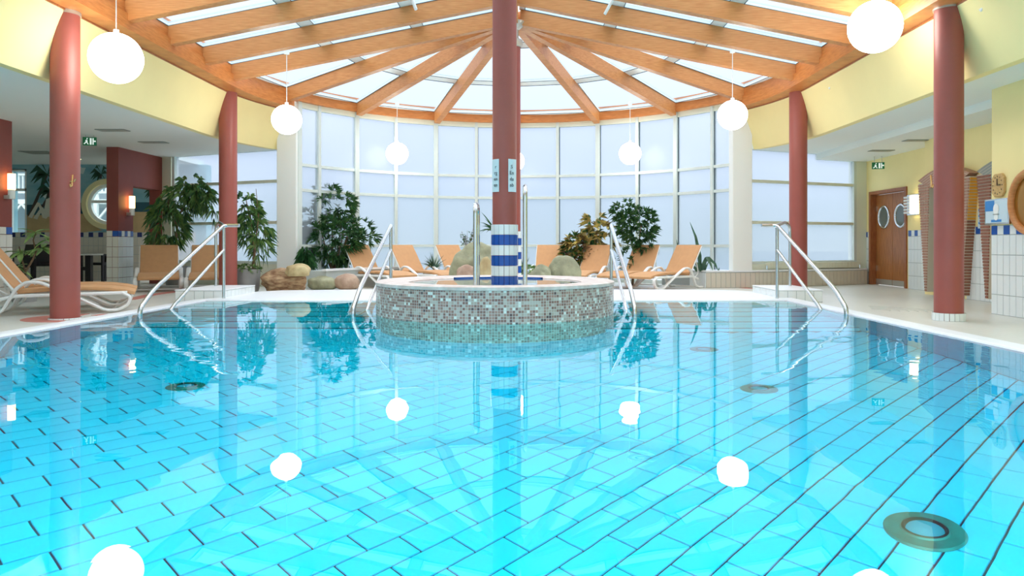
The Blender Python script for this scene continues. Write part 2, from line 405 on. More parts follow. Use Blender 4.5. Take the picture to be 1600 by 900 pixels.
# diagonal floor tiles in running bond
ang = R(46); tw, th = .34, .17
ud = Vector((math.cos(ang), math.sin(ang), 0)); vd = Vector((-math.sin(ang), math.cos(ang), 0))
cand = []
for j in range(-90, 90):
    for i in range(-60, 60):
        c = ud*((i+.5*(j % 2))*tw)+vd*(j*th)
        c.x += -.4; c.y += 3
        if XL-.15 < c.x < XR+.15 and -1 < c.y < YF-2.35: cand.append(c)
def vis(c):
    if c.y < 1.9: return 99
    a = abs(c.x/c.y); return c.length if a < .75 else 98
cand.sort(key=vis)
def tmesh(mt):
    g = .0045; a = ud*(tw-g*2)/2; b = vd*(th-g*2)/2; t = Vector((0,0,.012)); a2 = a*.985; b2 = b*.97
    me = bpy.data.meshes.new('tile'); me.from_pydata([tuple(x) for x in (-a-b, a-b, a+b, -a+b, -a2-b2+t, a2-b2+t, a2+b2+t, -a2+b2+t)], [], [(0,1,5,4),(1,2,6,5),(2,3,7,6),(3,0,4,7),(4,5,6,7)])
    me.materials.append(M[mt]); return me
tm = [tmesh('pooltile'), tmesh('pooltile2')]
jm = MB()
for n, c in enumerate(cand):
    mi = 0 if random.random() < .6 else 1
    if n < 300:
        o = bpy.data.objects.new('tile', tm[mi]); C.objects.link(o); o.parent = basin; o.location = (c.x, c.y, ZB-.012)
    else:
        jm.add([(v.co.x+c.x, v.co.y+c.y, v.co.z+ZB-.012) for v in tm[0].vertices], [tuple(p.vertices) for p in tm[0].polygons], mi)
tag(jm.build('floor_tiling', ['pooltile', 'pooltile2'], basin), kind='stuff')
for x_ in (-3.7, -1.7, .8, 2.8):  # out-of-view discs added as fixtures for the underwater fill lights
    t_ = MB().disc((x_, -2.0, -.5), (0,1,0), .19, .03, 24).build('fill_light_disc', mat('fill_disc_glass', (230, 240, 240), .2), basin)
# water sheet
SXC, SYC, SR = -.385, 9.18, 1.45                          # the round spa tub
wm = MB(); seg = 64
ringv = []
wm.add([(XL, -2, ZW), (XR, -2, ZW), (XR, YF, ZW), (XL, YF, ZW)], [(0,1,2,3)])
tag(wm.build('pool_water', 'water', recalc=False), kind='structure')

# ------------------------------------------------------------------ roof
ceil = empty('ceiling_1', (AX, HY, 3.7), kind='structure')
RB = 4.88; ZR0, ZH0 = 3.72, 4.70                          # rafter soffit at the ring and at the hub
RIDGE0 = -2.5
def zraf(r): return ZR0+(ZH0-ZR0)*(1-r/RB)
# ring beam, upper band all round, lower band on the sides
def ringpath(r, a0, a1, n):
    return [pol(r, a0+(a1-a0)*k/n) for k in range(n+1)]
def band(r0, r1, z0, z1, a, name, mt, straight=True, n=48):
    inner = ringpath(r0, -90, 90, n); outr = ringpath(r1, -90, 90, n)
    if straight:
        inner = [(AX-r0, -2)]+inner+[(AX+r0, -2)]; outr = [(AX-r1, -2)]+outr+[(AX+r1, -2)]
    m = MB()
    for i in range(len(inner)-1):
        m.prism([inner[i], inner[i+1], outr[i+1], outr[i]], z0, z1)
    return m.build(name, mt, a)
band(RB, RB+.16, 3.80, 4.10, ceil, 'ring_beam', 'wood')
def side_band(r0, r1, z0, z1, a0, name, mt, a):
    for sgn in (-1, 1):
        pi = [(AX+sgn*r0, -2)]+[pol(r0, sgn*(90-(90-a0)*k/10)) for k in range(11)]
        po = [(AX+sgn*r1, -2)]+[pol(r1, sgn*(90-(90-a0)*k/10)) for k in range(11)]
        m = MB()
        for i in range(len(pi)-1): m.prism([pi[i], pi[i+1], po[i+1], po[i]], z0, z1)
        m.build(name, mt, a)
side_band(RB-.04, RB+.3, 3.62, 3.82, 66, 'lower_ring_beam', 'wood', ceil)
side_band(RB+.16, RB+.7, 3.9, 3.95, 66, 'beam_cover', 'wood_dark', ceil)
side_band(RB+.24, RB+.31, 3.6, 3.9, 66, 'shadow_gap_board', 'doorframe', ceil)
side_band(RB+.5, RB+.56, 3.55, 3.95, 60, 'rear_board', 'doorframe', ceil)
# rafters
def rafter(p, q, wdt=.14, hgt=.27): return MB().beam(p, q, wdt, hgt).build('rafter', 'rafterwood', ceil)
for a in (0, 22.5, -22.5, 45, -45, 67.5, -67.5, 90, -90):
    rafter(pol(.12, a, zraf(.12)), pol(RB+.02, a, zraf(RB)))
ys = [HY-1.13*k for k in range(1, 14)]
for y in ys:
    for sgn in (-1, 1):
        rafter((AX+sgn*.05, y, zraf(.05)), (AX+sgn*(RB+.02), y, zraf(RB)))
MB().box((AX-.08, -2, ZH0-.02), (AX+.08, HY, ZH0+.27)).build('ridge_beam', 'rafterwood', ceil)
# skylights: a white frame (part) with its panes (sub-parts)
def quad_pane(pts, parent, mt):
    m = MB(); m.add(pts, [tuple(range(len(pts)))]); return m.build('pane', mt, parent)
def skylight(corners, cuts):
    """corners: inner-left, inner-right, outer-right, outer-left on the glazing plane; cuts 0..1 from inner to outer"""
    A, B, Cc, D = [Vector(p) for p in corners]
    cuts = [0]+cuts+[1]; fr = MB(); sashes = []
    for i in range(len(cuts)-1):
        t0, t1 = cuts[i], cuts[i+1]
        a, b, c, d = A.lerp(D, t0), B.lerp(Cc, t0), B.lerp(Cc, t1), A.lerp(D, t1)
        ctr = (a+b+c+d)/4
        def ins(p, k): 
            v = ctr-p; return p+v.normalized()*min(k*1.5, v.length*.7)
        ia, ib, ic, id_ = [ins(p, .085) for p in (a, b, c, d)]
        up = Vector((0,0,.06))
        for p, q, r_, s_ in ((a, b, ib, ia), (b, c, ic, ib), (c, d, id_, ic), (d, a, ia, id_)):
            fr.add([p, q, r_, s_, p+up, q+up, r_+up, s_+up], [(0,1,2,3),(7,6,5,4),(2,3,7,6),(0,1,5,4)])
        sashes.append((ia, ib, ic, id_))
    f = fr.build('skylight_frame', 'skyframe', ceil)
    for q in sashes:
        quad_pane([p+Vector((0,0,.035)) for p in q], f, 'roofglass')
        g = MB()
        for i in range(4):
            g.tube([q[i]+Vector((0,0,-.004)), q[(i+1)%4]+Vector((0,0,-.004))], .006, seg=4, cap=False)
        g.build('gasket', 'gasket', f)
ZG = .275
for i in range(8):
    a0, a1 = -90+22.5*i, -90+22.5*(i+1)
    o0, o1 = a0+.0, a1-.0
    skylight([pol(.15, a0, zraf(.15)+ZG), pol(.15, a1, zraf(.15)+ZG), pol(RB+.1, a1, zraf(RB+.1)+ZG), pol(RB+.1, a0, zraf(RB+.1)+ZG)], [.25, .62])
yy = [HY]+ys
for i in range(len(yy)-1):
    for sgn in (-1, 1):
        skylight([(AX+sgn*.1, yy[i], zraf(.1)+ZG), (AX+sgn*.1, yy[i+1], zraf(.1)+ZG), (AX+sgn*(RB+.1), yy[i+1], zraf(RB+.1)+ZG), (AX+sgn*(RB+.1), yy[i], zraf(RB+.1)+ZG)], [.32, .64])
# short white opener arms on the glazing bars
for px, py, dd in ((650, 15, 11.0), (945, 22, 11.0)):
    p = at(px, py, dd); q = at(px+(-8 if px < 800 else 12), py-22, dd+.02)
    MB().tube([p, q], .025, seg=6).build('opener_arm', 'skyframe', ceil)

# ------------------------------------------------------------------ fascia, soffits
def fascia(sgn, name):
    b0 = [(AX+sgn*5.42, -2)]+[pol(5.42, sgn*(90-25.5*k/8)) for k in range(9)]
    t0 = [(AX+sgn*5.13, -2)]+[pol(5.13, sgn*(90-25.5*k/8)) for k in range(9)]
    m = MB(); n = len(b0)
    for i in range(n-1):
        p, q = b0[i], b0[i+1]; r, s = t0[i], t0[i+1]
        ox = sgn*.12
        vs = [(p[0],p[1],ZC-.02),(q[0],q[1],ZC-.02),(s[0],s[1],3.62),(r[0],r[1],3.62),(p[0]+ox,p[1],ZC-.02),(q[0]+ox,q[1],ZC-.02),(s[0]+ox*3,s[1],3.62),(r[0]+ox*3,r[1],3.62)]
        m.add(vs, [(0,1,2,3),(7,6,5,4),(0,1,5,4),(2,3,7,6),(0,3,7,4),(1,2,6,5)])
    return tag(m.build(name, 'yellow'), kind='structure')
fasL = fascia(-1, 'wall_left'); fasR = fascia(1, 'wall_right')
def soffit(sgn, xo, z, name):
    b0 = [(AX+sgn*5.44, -2)]+[pol(5.44, sgn*(90-26*k/8)) for k in range(9)]
    tail = [(-5.0, 15.5), (-8.1, 16.9), (-8.1, 18.6), (xo, 18.6), (xo, -2)] if sgn < 0 else [(4.6, 15.5), (7.4, 16.75), (xo, 16.95), (xo, -2)]
    return tag(MB().prism(b0+tail, z, z+.12).build(name, 'ceil'), kind='structure')
soffit(-1, -14, ZC, 'ceiling_2'); soffit(1, 9, ZC, 'ceiling_3')
tag(MB().prism([(6.3, -2), (8.2, -2), (8.2, 16.95), (7.3, 16.68), (6.3, 16.22)], 2.73, ZC).build('ceiling_4', 'ceil'), kind='structure')

# ------------------------------------------------------------------ round glass wall
GR = 5.02; rows = [0.02, .85, 2.0, 2.52, 3.72]
nwin = 0
for k in range(-6, 6):
    a0, a1 = max(-62.5, 11.25*k), min(62.5, 11.25*(k+1))
    nwin += 1
    p0 = pol(GR, a0, 0); p1 = pol(GR, a1, 0)
    W = empty('window_%d' % nwin, (p0[0], p0[1], 0), kind='structure')
    e0 = Vector(p0); e1 = Vector(p1); d = (e1-e0).normalized(); nrm = Vector((d.y, -d.x, 0))
    wd = .10 if k % 2 == 0 else .07
    MB().beam(e0-d*wd/2, e0+d*wd/2, .12, 3.80).build('mullion', 'frame', W)
    MB().beam(e0+d*(wd/2), e0+d*(wd/2+.012), .03, 3.72).build('gasket', 'gasket', W)
    for zt, hh in ((.82, .06), (1.97, .06), (2.49, .06), (3.69, .12), (0.0, .08)):
        MB().beam(e0+Vector((0,0,zt)), e1+Vector((0,0,zt)), .08, hh).build('transom', 'frame' if zt < 3.6 else 'cream', W)
    for j in range(4):
        z0, z1 = rows[j], rows[j+1]
        quad_pane([e0+Vector((0,0,z0)), e1+Vector((0,0,z0)), e1+Vector((0,0,z1)), e0+Vector((0,0,z1))], W, 'frost')
# big pale piers where the round wall ends
for sgn, lab in ((-1, 'pale square pier at left end of the curved glass wall'), (1, 'pale square pier at right end of the curved glass wall')):
    c = Vector(((451-CX)/76.3 if sgn < 0 else (1157-CX)/76.3, 15.2, 0))
    a = R(8)*-sgn; u = Vector((math.cos(a), -math.sin(a)*1, 0)); v = Vector((-u.y, u.x, 0))
    hw, hd = .21, .1
    tag(MB().prism([tuple((c-u*hw-v*hd)[:2]), tuple((c+u*hw-v*hd)[:2]), tuple((c+u*hw+v*hd)[:2]), tuple((c-u*hw+v*hd)[:2])], 0, 3.64).build('pier', 'white', bevel=.01), lab, 'pier', 'pale piers of the glass wall')
# flat window walls beside it
def flatwin(p, q, n, name_i, splits):
    p = Vector((*p, 0)); q = Vector((*q, 0)); d = (q-p).normalized(); L = (q-p).length
    global nwin
    for i in range(len(splits)-1):
        nwin += 1
        a = p+d*L*splits[i]; b = p+d*L*splits[i+1]
        W = empty('window_%d' % nwin, tuple(a), kind='structure')
        for e_ in (a, b): MB().beam(e_-d*.04, e_+d*.04, .12, ZC).build('mullion', 'frame', W)
        for zt, hh in ((.46, .07), (1.31, .06), (2.17, .06)):
            MB().beam(a+Vector((0,0,zt)), b+Vector((0,0,zt)), .09, hh).build('transom', 'cream' if zt > 1 else 'frame', W)
        zs = [.5, 1.34, 2.2, ZC]
        for j in range(3):
            quad_pane([a+Vector((0,0,zs[j])), b+Vector((0,0,zs[j])), b+Vector((0,0,zs[j+1])), a+Vector((0,0,zs[j+1]))], W, 'frost')
        MB().beam(a, b, .14, .47).build('sill_wall', 'cream', W)
flatwin((-4.95, 15.35), (-8.0, 16.75), 1, 0, [.0, .5, .97])
flatwin((4.5, 15.35), (7.3, 16.6), 1, 0, [.0, .5, 1.0])
tag(MB().prism([(7.28, 16.55), (7.62, 16.6), (7.62, 16.9), (7.28, 16.8)], 0, 2.75).build('trim_2', 'cream'), kind='structure')
tag(MB().prism([(-8.0, 16.7), (-8.26, 16.8), (-8.26, 17.1), (-8.0, 17.0)], 0, ZC).build('trim_3', 'cream'), kind='structure')

# ------------------------------------------------------------------ side walls
# right wall: far length with the door, shower length, and the near block
XW, XS, XB = 7.60, 7.08, 5.92
SQ = lambda i, j: ('blue' if i % 2 == 0 else 'tile')
def wain(parent, o, u, nrm, n, z1=1.04, single=False, body='tile', sq='blue', rows=4, tw=.12):
    o_ = Vector(o); u_ = Vector(u)
    MB().slab([o_, o_+u_*n*tw, o_+u_*n*tw+Vector((0,0,z1+.12)), o_+Vector((0,0,z1+.12))], nrm, .003).build('grout_bed', 'grout', parent)
    th = z1/rows
    tiles(parent, o, u, (0,0,1), nrm, n, rows, tw, th, lambda i, j: body, single=single)
    tiles(parent, (o[0], o[1], z1), u, (0,0,1), nrm, n, 1, tw, .12, lambda i, j: sq if i % 2 == 0 else body, single=True)
wr = empty('wall_right_1', (XW, 15, 0), kind='structure')
m = MB(); m.box((XW, 16.42, 0), (XW+.2, 16.9, 2.75)); m.box((XW, 13.0, 0), (XW+.2, 14.84, 2.75)); m.box((XW, 14.84, 2.02), (XW+.2, 16.42, 2.75))
m.build('plaster', 'yellow', wr)
wain(wr, (XW, 14.78, 0), (0,-1,0), (-1,0,0), 15, rows=4)
wain(wr, (XW, 16.66, 0), (0,-1,0), (-1,0,0), 2, rows=4)
ws = empty('wall_right_2', (XS, 11, 0), kind='structure')
m = MB(); m.box((XS, 12.85, 0), (XS+.12, 13.2, 2.75)); m.box((XS, 9.4, 0), (XS+.12, 12.0, 2.75)); m.box((XS, 12.0, 1.85), (XS+.12, 12.85, 2.75)); m.box((XS+.12, 13.1, 0), (XW+.1, 13.2, 2.75))
m.build('plaster', 'yellow', ws)
m = MB(); m.box((XS+.85, 11.7, 0), (XS+.9, 13.1, 2.7)); m.box((XS+.12, 12.85, 0), (XS+.9, 12.9, 2.7)); m.box((XS+.12, 11.95, 0), (XS+.9, 12.0, 2.7))
m.build('shower_lining', mat('grey_green_lining', (142, 166, 150), .3), ws)
wain(ws, (XS, 11.94, 0), (0,-1,0), (-1,0,0), 21, rows=4)
wb = empty('wall_right_3', (XB, 5, 0), kind='structure')
m = MB(); m.box((XB, -2, 0), (XB+1.3, 9.45, 2.9)); m.build('plaster', 'yellow', wb)
wain(wb, (XB, 9.45, 0), (0,-1,0), (-1,0,0), 12, z1=1.0, single=True, rows=4)
# door
dr = empty('door_1', (XW, 15.63, 0), kind='structure')
m = MB(); m.box((XW-.03, 16.36, 0), (XW+.16, 16.44, 2.04)); m.box((XW-.03, 14.82, 0), (XW+.16, 14.9, 2.04)); m.box((XW-.03, 14.9, 1.97), (XW+.16, 16.36, 2.04))
m.build('door_frame', 'doorframe', dr, bevel=.005)
for n_, (a, b) in enumerate(((15.63, 16.35), (14.91, 15.62))):
    lf = MB().box((XW+.10, a, .01), (XW+.14, b, 1.96)).build('door_leaf', 'wood_dark', dr)
    cy = (a+b)/2
    MB().ring((XW+.095, cy, 1.47), (1,0,0), .23, .03, 28, 8).build('porthole_ring', 'chrome', lf, smooth=True)
    MB().disc((XW+.098, cy, 1.47), (-1,0,0), .22, .003, 28).build('porthole_glass', 'greyglass', lf)
    MB().box((XW+.09, a+.01, .01), (XW+.10, b-.01, .13)).build('kick_plate', 'zinc', lf)
    for z in (.3, 1.6): MB().box((XW+.08, (16.31 if n_ == 0 else 14.93), z), (XW+.1, (16.35 if n_ == 0 else 14.96), z+.12)).build('hinge', 'chrome', lf)
# left: mural wall with window and round window
YM = 18.3
wl = empty('wall_left_2', (-10, YM, 0), kind='structure')
rcx, rcz, rr = (168-CX)*YM/F, H+(382-319)*YM/F, .53
wx0, wx1, wz0, wz1 = -12.75, -12.33, 1.0, 2.72
m = MB()
m.box((-14, YM, 0), (wx0, YM+.3, ZC)); m.box((wx0, YM, 0), (wx1, YM+.3, wz0)); m.box((wx0, YM, wz1), (wx1, YM+.3, ZC)); m.box((wx1, YM, 0), (rcx-.7, YM+.3, ZC)); m.box((rcx+.7, YM, 0), (-7.9, YM+.3, ZC))
m.box((rcx-.7, YM, 0), (rcx+.7, YM+.3, rcz-.7)); m.box((rcx-.7, YM, rcz+.7), (rcx+.7, YM+.3, ZC))
m.build('plaster', 'mur_sky', wl)
N = 48; m = MB(); vs = []; fs = []
for k in range(N):
    a = 2*PI*k/N; c, s_ = math.cos(a), math.sin(a); q = .7/max(abs(c), abs(s_))
    for rad in (rr, q):
        for y in (YM, YM+.3): vs.append((rcx+rad*c, y, rcz+rad*s_))
for k in range(N):
    a = 4*k; b = 4*((k+1) % N)
    fs += [(a, a+2, b+2, b), (a+1, b+1, b+3, a+3), (a, b, b+1, a+1)]
m.add(vs, fs); m.build('plaster', 'mur_sky', wl)
def fringe(r0, r1, y0, y1, nm, mt, parent):
    m = MB(); vs = []; fs = []
    for k in range(N):
        c, s_ = math.cos(2*PI*k/N), math.sin(2*PI*k/N)
        vs += [(rcx+r0*c, y0, rcz+r0*s_), (rcx+r1*c, y0, rcz+r1*s_), (rcx+r1*c, y1, rcz+r1*s_), (rcx+r0*c, y1, rcz+r0*s_)]
    for k in range(N):
        a = 4*k; b = 4*((k+1) % N)
        for i in range(4): fs.append((a+i, a+(i+1) % 4, b+(i+1) % 4, b+i))
    return m.add(vs, fs).build(nm, mt, parent, smooth='auto')
nwin += 1
rw = empty('window_%d' % nwin, (rcx, YM, rcz), kind='structure')
fringe(.50, .62, YM-.05, YM+.1, 'window_surround', mat('pale_yellow_ring', (236, 222, 168), .5), rw)
fringe(.42, .50, YM+.02, YM+.12, 'window_frame', 'white', rw)
MB().box((rcx-.45, YM+.03, rcz+.03), (rcx+.45, YM+.1, rcz+.1)).build('glazing_bar', 'white', rw)
MB().disc((rcx, YM+.08, rcz), (0,1,0), .45, .004, 32).build('pane', 'clear', rw)
nwin += 1
vw = empty('window_%d' % nwin, (wx0, YM, wz0), kind='structure')
m = MB()
for x in (wx0, wx1-.04): m.box((x, YM, wz0), (x+.04, YM+.1, wz1))
for z in (wz0, wz1-.04, 2.2): m.box((wx0, YM, z), (wx1, YM+.1, z+.06))
m.build('window_frame', 'white', vw)
MB().box((wx0, YM+.05, wz0), (wx1, YM+.055, wz1)).build('pane', 'clear', vw)
# mural: flat paint on the wall
def paint(pts, mt, name, lift=.002):
    return MB().slab([at(x, y, YM-lift) for x, y in pts], (0,1,0), .002).build(name, mt, wl)
def clip_round(pts): return pts
paint([(42, 336), (42, 364), (122, 364), (122, 336)], 'mur_sand', 'painted_sand', .003); paint([(122, 334), (136, 334), (146, 352), (160, 360), (122, 364)], 'mur_sand', 'painted_sand', .003)
paint([(205, 331), (205, 364), (262, 364), (262, 331)], 'mur_sand', 'painted_sand', .003)
paint([(122, 317), (129, 317), (131, 334), (122, 334)], 'mur_sea', 'painted_sea', .003); paint([(42, 320), (42, 337), (122, 337), (122, 318)], 'mur_sea', 'painted_sea', .0028)
paint([(205, 316), (205, 331), (262, 331), (262, 316)], 'mur_sea', 'painted_sea', .003)
for c in (((95, 258), (118, 256), (128, 262), (114, 270), (98, 268)), ((60, 300), (76, 292), (86, 300), (70, 310)), ((122, 262), (134, 262), (130, 272), (120, 270))):
    paint(c, 'mur_cloud', 'painted_cloud', .004)
def palm(cx, cy, sc, tb):
    paint([(cx-1.5*sc, cy), (cx+1.5*sc, cy), (tb[0]+3*sc, tb[1]), (tb[0]-3*sc, tb[1])], 'mur_trunk', 'painted_trunk', .005)
    for dx, dy, dr_ in ((-26, -10, 10), (-20, 2, 12), (-14, -18, 4), (14, -16, 4), (20, -6, 12), (-6, -20, 2), (10, 4, 10), (-24, -2, 14), (-10, 6, 12)):
        dx *= sc; dy *= sc; dr_ *= sc
        paint([(cx, cy), (cx+dx*.5-2*sc, cy+dy-3*sc), (cx+dx, cy+dy+dr_), (cx+dx*.55, cy+dy+5*sc)], 'mur_palm', 'painted_frond', .006)
palm(74, 272, 1.1, (46, 338)); palm(80, 298, .9, (58, 338)); palm(158, 272, .7, (157, 279)); palm(240, 302, .6, (243, 331))
paint([(44, 339), (58, 316), (62, 318), (50, 341)], 'mur_fig', 'painted_bather', .007); paint([(58, 316), (62, 317), (71, 334), (66, 338)], 'mur_fig', 'painted_bather', .0072); paint([(52, 341), (64, 324), (67, 327), (58, 343)], 'mur_fig', 'painted_bather', .0074); paint([(64, 324), (67, 324), (76, 337), (72, 342), (66, 340)], 'mur_fig', 'painted_bather', .0076)
paint([(67, 338), (70, 322), (72, 311), (79, 309), (81, 318), (79, 328), (80, 339)], 'mur_fig', 'painted_bather', .008)
paint([(73, 305), (76, 300), (80, 302), (80, 308), (76, 309)], 'mur_trunk', 'painted_hair', .009)
wain(wl, (-13.2, YM, 0), (1,0,0), (0,-1,0), 42, z1=1.06, body='tileb', sq='navy', rows=5)
# red partition with passage
XP = -8.25
pt = empty('wall_left_3', (XP, 16, 0), kind='structure')
m = MB(); m.box((XP-.24, 15.0, 1.14), (XP, 15.56, ZC)); m.box((XP-.24, 15.56, 2.1), (XP, 16.7, ZC)); m.box((XP-.24, 16.7, 0), (XP, 17.3, ZC)); m.box((XP-.24, 15.0, 0), (XP-.01, 15.56, 1.14))
m.build('plaster', 'darkred', pt)
tiles(pt, (XP-.24, 15.0, .0), (1,0,0), (0,0,1), (0,-1,0), 2, 5, .12, .208, lambda i, j: 'tile2')
tiles(pt, (XP-.24, 15.0, 1.04), (1,0,0), (0,0,1), (0,-1,0), 2, 1, .12, .12, lambda i, j: 'blue' if i == 1 else 'tile2')
tiles(pt, (XP, 15.0, .0), (0,1,0), (0,0,1), (1,0,0), 4, 5, .14, .208, lambda i, j: 'tile')
tiles(pt, (XP, 15.0, 1.04), (0,1,0), (0,0,1), (1,0,0), 5, 1, .112, .12, lambda i, j: 'blue' if i % 2 == 0 else 'tile')
pn = empty('wall_left_4', (XP, 11.7, 0), kind='structure')
m = MB(); m.box((XP-.3, 11.62, 1.14), (XP, 11.9, ZC)); m.box((XP-.3, 11.63, 0), (XP-.01, 11.9, 1.14)); m.build('plaster', 'darkred', pn)
tiles(pn, (XP, 11.62, .0), (0,1,0), (0,0,1), (1,0,0), 2, 5, .14, .208, lambda i, j: 'tile2')
tiles(pn, (XP, 11.62, 1.04), (0,1,0), (0,0,1), (1,0,0), 2, 1, .14, .12, lambda i, j: 'blue' if i == 1 else 'tile2')
tag(MB().box((-14.2, -2, 0), (-14, 19, ZC)).build('wall_left_5', 'cream'), kind='structure')

# ------------------------------------------------------------------ low tiled bench wall on the right, planter rims
bp_ = [flo(1078, 447), flo(1103, 450), flo(1180, 449.5), flo(1355, 444)]
lw = empty('wall_back_1', tuple(bp_[2]), kind='structure')
back = [(7.6, 16.75), (4.75, 15.7), (4.2, 15.55), (3.4, 16.3), (2.95, 16.2)]
MB().prism([(p.x, p.y) for p in bp_]+back, 0, .32).build('bench_body', 'grout', lw)
MB().prism([(p.x, p.y-.015) for p in bp_]+back, .32, .35).build('bench_top', 'coping', lw)
for i in range(3):
    a, b = bp_[i], bp_[i+1]; d = (b-a); L = d.length; d.normalize(); nr = Vector((d.y, -d.x, 0)); n_ = max(1, int(L/.1))
    tiles(lw, a+d*.0, d, (0,0,1), nr, n_, 1, L/n_, .31, lambda i_, j_: 'tileb' if i > 0 else 'tile', single=True)
pl = empty('wall_back_2', pol(4.5, -50, 0), kind='structure')
pin = [pol(4.05, -66+3.2*k) for k in range(10)]; pou = [pol(4.9, -66+3.2*k) for k in range(10)][::-1]
MB().prism(pin+pou, 0, .36).build('planter_body', 'bowl', pl)
pin = [pol(4.0, -67+3.4*k) for k in range(10)]; pou = [pol(4.1, -67+3.4*k) for k in range(10)][::-1]
MB().prism(pin+pou, .36, .40).build('planter_rim', 'coping', pl)
# red inlay arcs in the deck
inl = empty('floor_inlay', (0, 0, 0), kind='structure')
def strip(pts, wd):
    ps = [flo(*p) for p in pts]; m = MB()
    L = []; Rr = []
    for i, p in enumerate(ps):
        d = (ps[min(i+1, len(ps)-1)]-ps[max(i-1, 0)]).normalized(); n = Vector((-d.y, d.x, 0))
        L.append(p+n*wd/2); Rr.append(p-n*wd/2)
    for i in range(len(ps)-1): m.slab([L[i], L[i+1], Rr[i+1], Rr[i]], (0,0,1), .003)
    m.build('red_band', 'inlay', inl)
strip([(200, 468.5), (235, 461), (275, 455.5), (330, 451)], .22)
strip([(962, 452.2), (990, 453.5), (1020, 456)], .2)
strip([(1160, 449.8), (1195, 452), (1230, 457)], .2)
m = MB()
def annulus(c, r0, r1, a0, a1, n=16):
    for k in range(n):
        t0, t1 = a0+(a1-a0)*k/n, a0+(a1-a0)*(k+1)/n
        q = [(c[0]+r*math.cos(t), c[1]+r*math.sin(t), 0) for r, t in ((r0, t0), (r1, t0), (r1, t1), (r0, t1))]
        m.slab(q, (0,0,1), .003)
annulus((-5.45, 8.9), .22, .52, R(100), R(290)); annulus((-5.45, 8.9), .3, .5, R(20), R(80)); m.build('red_band', 'inlay', inl)
m = MB()
for k in range(6): annulus((4.62, 9.9), .2+.11*k, .215+.11*k, R(-20), R(70), 12)
m.build('curved_joint', mat('floor_joint', (188, 190, 180), .7), inl)

# ------------------------------------------------------------------ columns
def column(x, y, r, ztop, label, base='short'):
    t = empty('column', (x, y, 0), label, 'column')
    MB().cyl(x, y, 0, ztop-.1, r, 40).build('shaft', 'red', t, smooth='auto')
    MB().cyl(x, y, ztop-.1, ztop, r+.012, 32).build('cap_band', 'zinc', t, smooth='auto')
    MB().cyl(x, y, ztop, 3.8, r*.6, 16).build('bearing', 'zinc', t)
    n = 20; rb = r+.01
    for k in range(n):
        a = 2*PI*k/n; c = Vector((x+rb*math.cos(a), y+rb*math.sin(a), 0)); u = Vector((-math.sin(a), math.cos(a), 0)); nn = Vector((math.cos(a), math.sin(a), 0)); wd = 2*PI*rb/n*.94
        hb = .09 if base == 'short' else .02
        MB().slab([c-u*wd/2+Vector((0,0,.002)), c+u*wd/2+Vector((0,0,.002)), c+u*wd/2+Vector((0,0,hb)), c-u*wd/2+Vector((0,0,hb))], nn, .008).build('tile', 'tile', t)
    return t
column(-5.44, 8.75, .155, 3.68, 'red round column beside the pair of loungers on the left deck', 'tiny')
column(4.90, 8.62, .155, 3.70, 'red round column on the right deck in front of the shower portals')
column(-5.39, 13.4, .155, 3.74, 'red round column behind the handrail at the left corner of the pool')
column(4.90, 13.4, .155, 3.74, 'red round column behind the handrail at the right corner of the pool')
def centre_column(x, y, r, ztop, label, z0, ztile, n):
    t = empty('column', (x, y, z0), label, 'column')
    MB().cyl(x, y, z0, ztop, r, 40).build('shaft', 'red', t, smooth='auto')
    rb = r+.004; rh = .12; j = 0; z = ztile
    tm_ = {}
    while z > z0+.01:
        z -= rh
        for k in range(n):
            a = 2*PI*(k+.5)/n; c = Vector((x+rb*math.cos(a), y+rb*math.sin(a), z)); u = Vector((-math.sin(a), math.cos(a), 0)); nn = Vector((math.cos(a), math.sin(a), 0)); wd = 2*PI*(rb+.006)/n*.93
            MB().slab([c-u*wd/2, c+u*wd/2, c+u*wd/2+Vector((0,0,rh-.004)), c-u*wd/2+Vector((0,0,rh-.004))], nn, .01).build('tile', 'tile' if j % 2 == 0 else 'blue', t)
        j += 1
    return t
c1 = centre_column((788.3-CX)*8.72/F, 8.72, .142, 5.0, 'thick red round column rising out of the round tub with two notices', .30, 1.115, 16)
c2 = centre_column(AX, 12.9, .122, 4.30, 'red round column behind the tub column carrying the roof rafters', 0.0, 1.11, 14)
MB().lathe(AX, 12.9, [(.13, 4.30), (.16, 4.34), (.16, 4.42), (.09, 4.46), (.09, 4.60), (.16, 4.66), (.2, 4.74)], 24).build('rafter_bracket', 'zinc', c2, smooth='auto')
for an, lines in ((-138, ('r', 'rg', 'en', 'en')), (-47, ('S', 'En', 'da', 'ab'))):
    p = MB(); cx_, cy_ = (788.3-CX)*8.72/F, 8.72; rb = .146; pts = []
    for k in range(6):
        a0 = R(an-24+8*k); a1 = R(an-24+8*(k+1))
        q = [(cx_+rb*math.cos(a), cy_+rb*math.sin(a)) for a in (a0, a1)]
        p.slab([(*q[0], 1.49), (*q[1], 1.49), (*q[1], 1.87), (*q[0], 1.87)], (math.cos((a0+a1)/2), math.sin((a0+a1)/2), 0), .004)
    nb = p.build('notice', 'paper', c1)
    for i_, tx in enumerate(lines):
        cu = bpy.data.curves.new('notice_text', 'FONT'); cu.body = tx; cu.size = .06; cu.extrude = .001; cu.align_x = 'CENTER'
        o = bpy.data.objects.new('notice_text', cu); C.objects.link(o); o.parent = nb; cu.materials.append(M['ink'])
        aa = R(an+(-8 if an > -90 else 8)); o0 = worigin(nb)
        o.location = Vector((cx_+(rb+.008)*math.cos(aa), cy_+(rb+.008)*math.sin(aa), 1.76-.07*i_))-o0
        o.rotation_euler = (PI/2, 0, aa+PI/2)

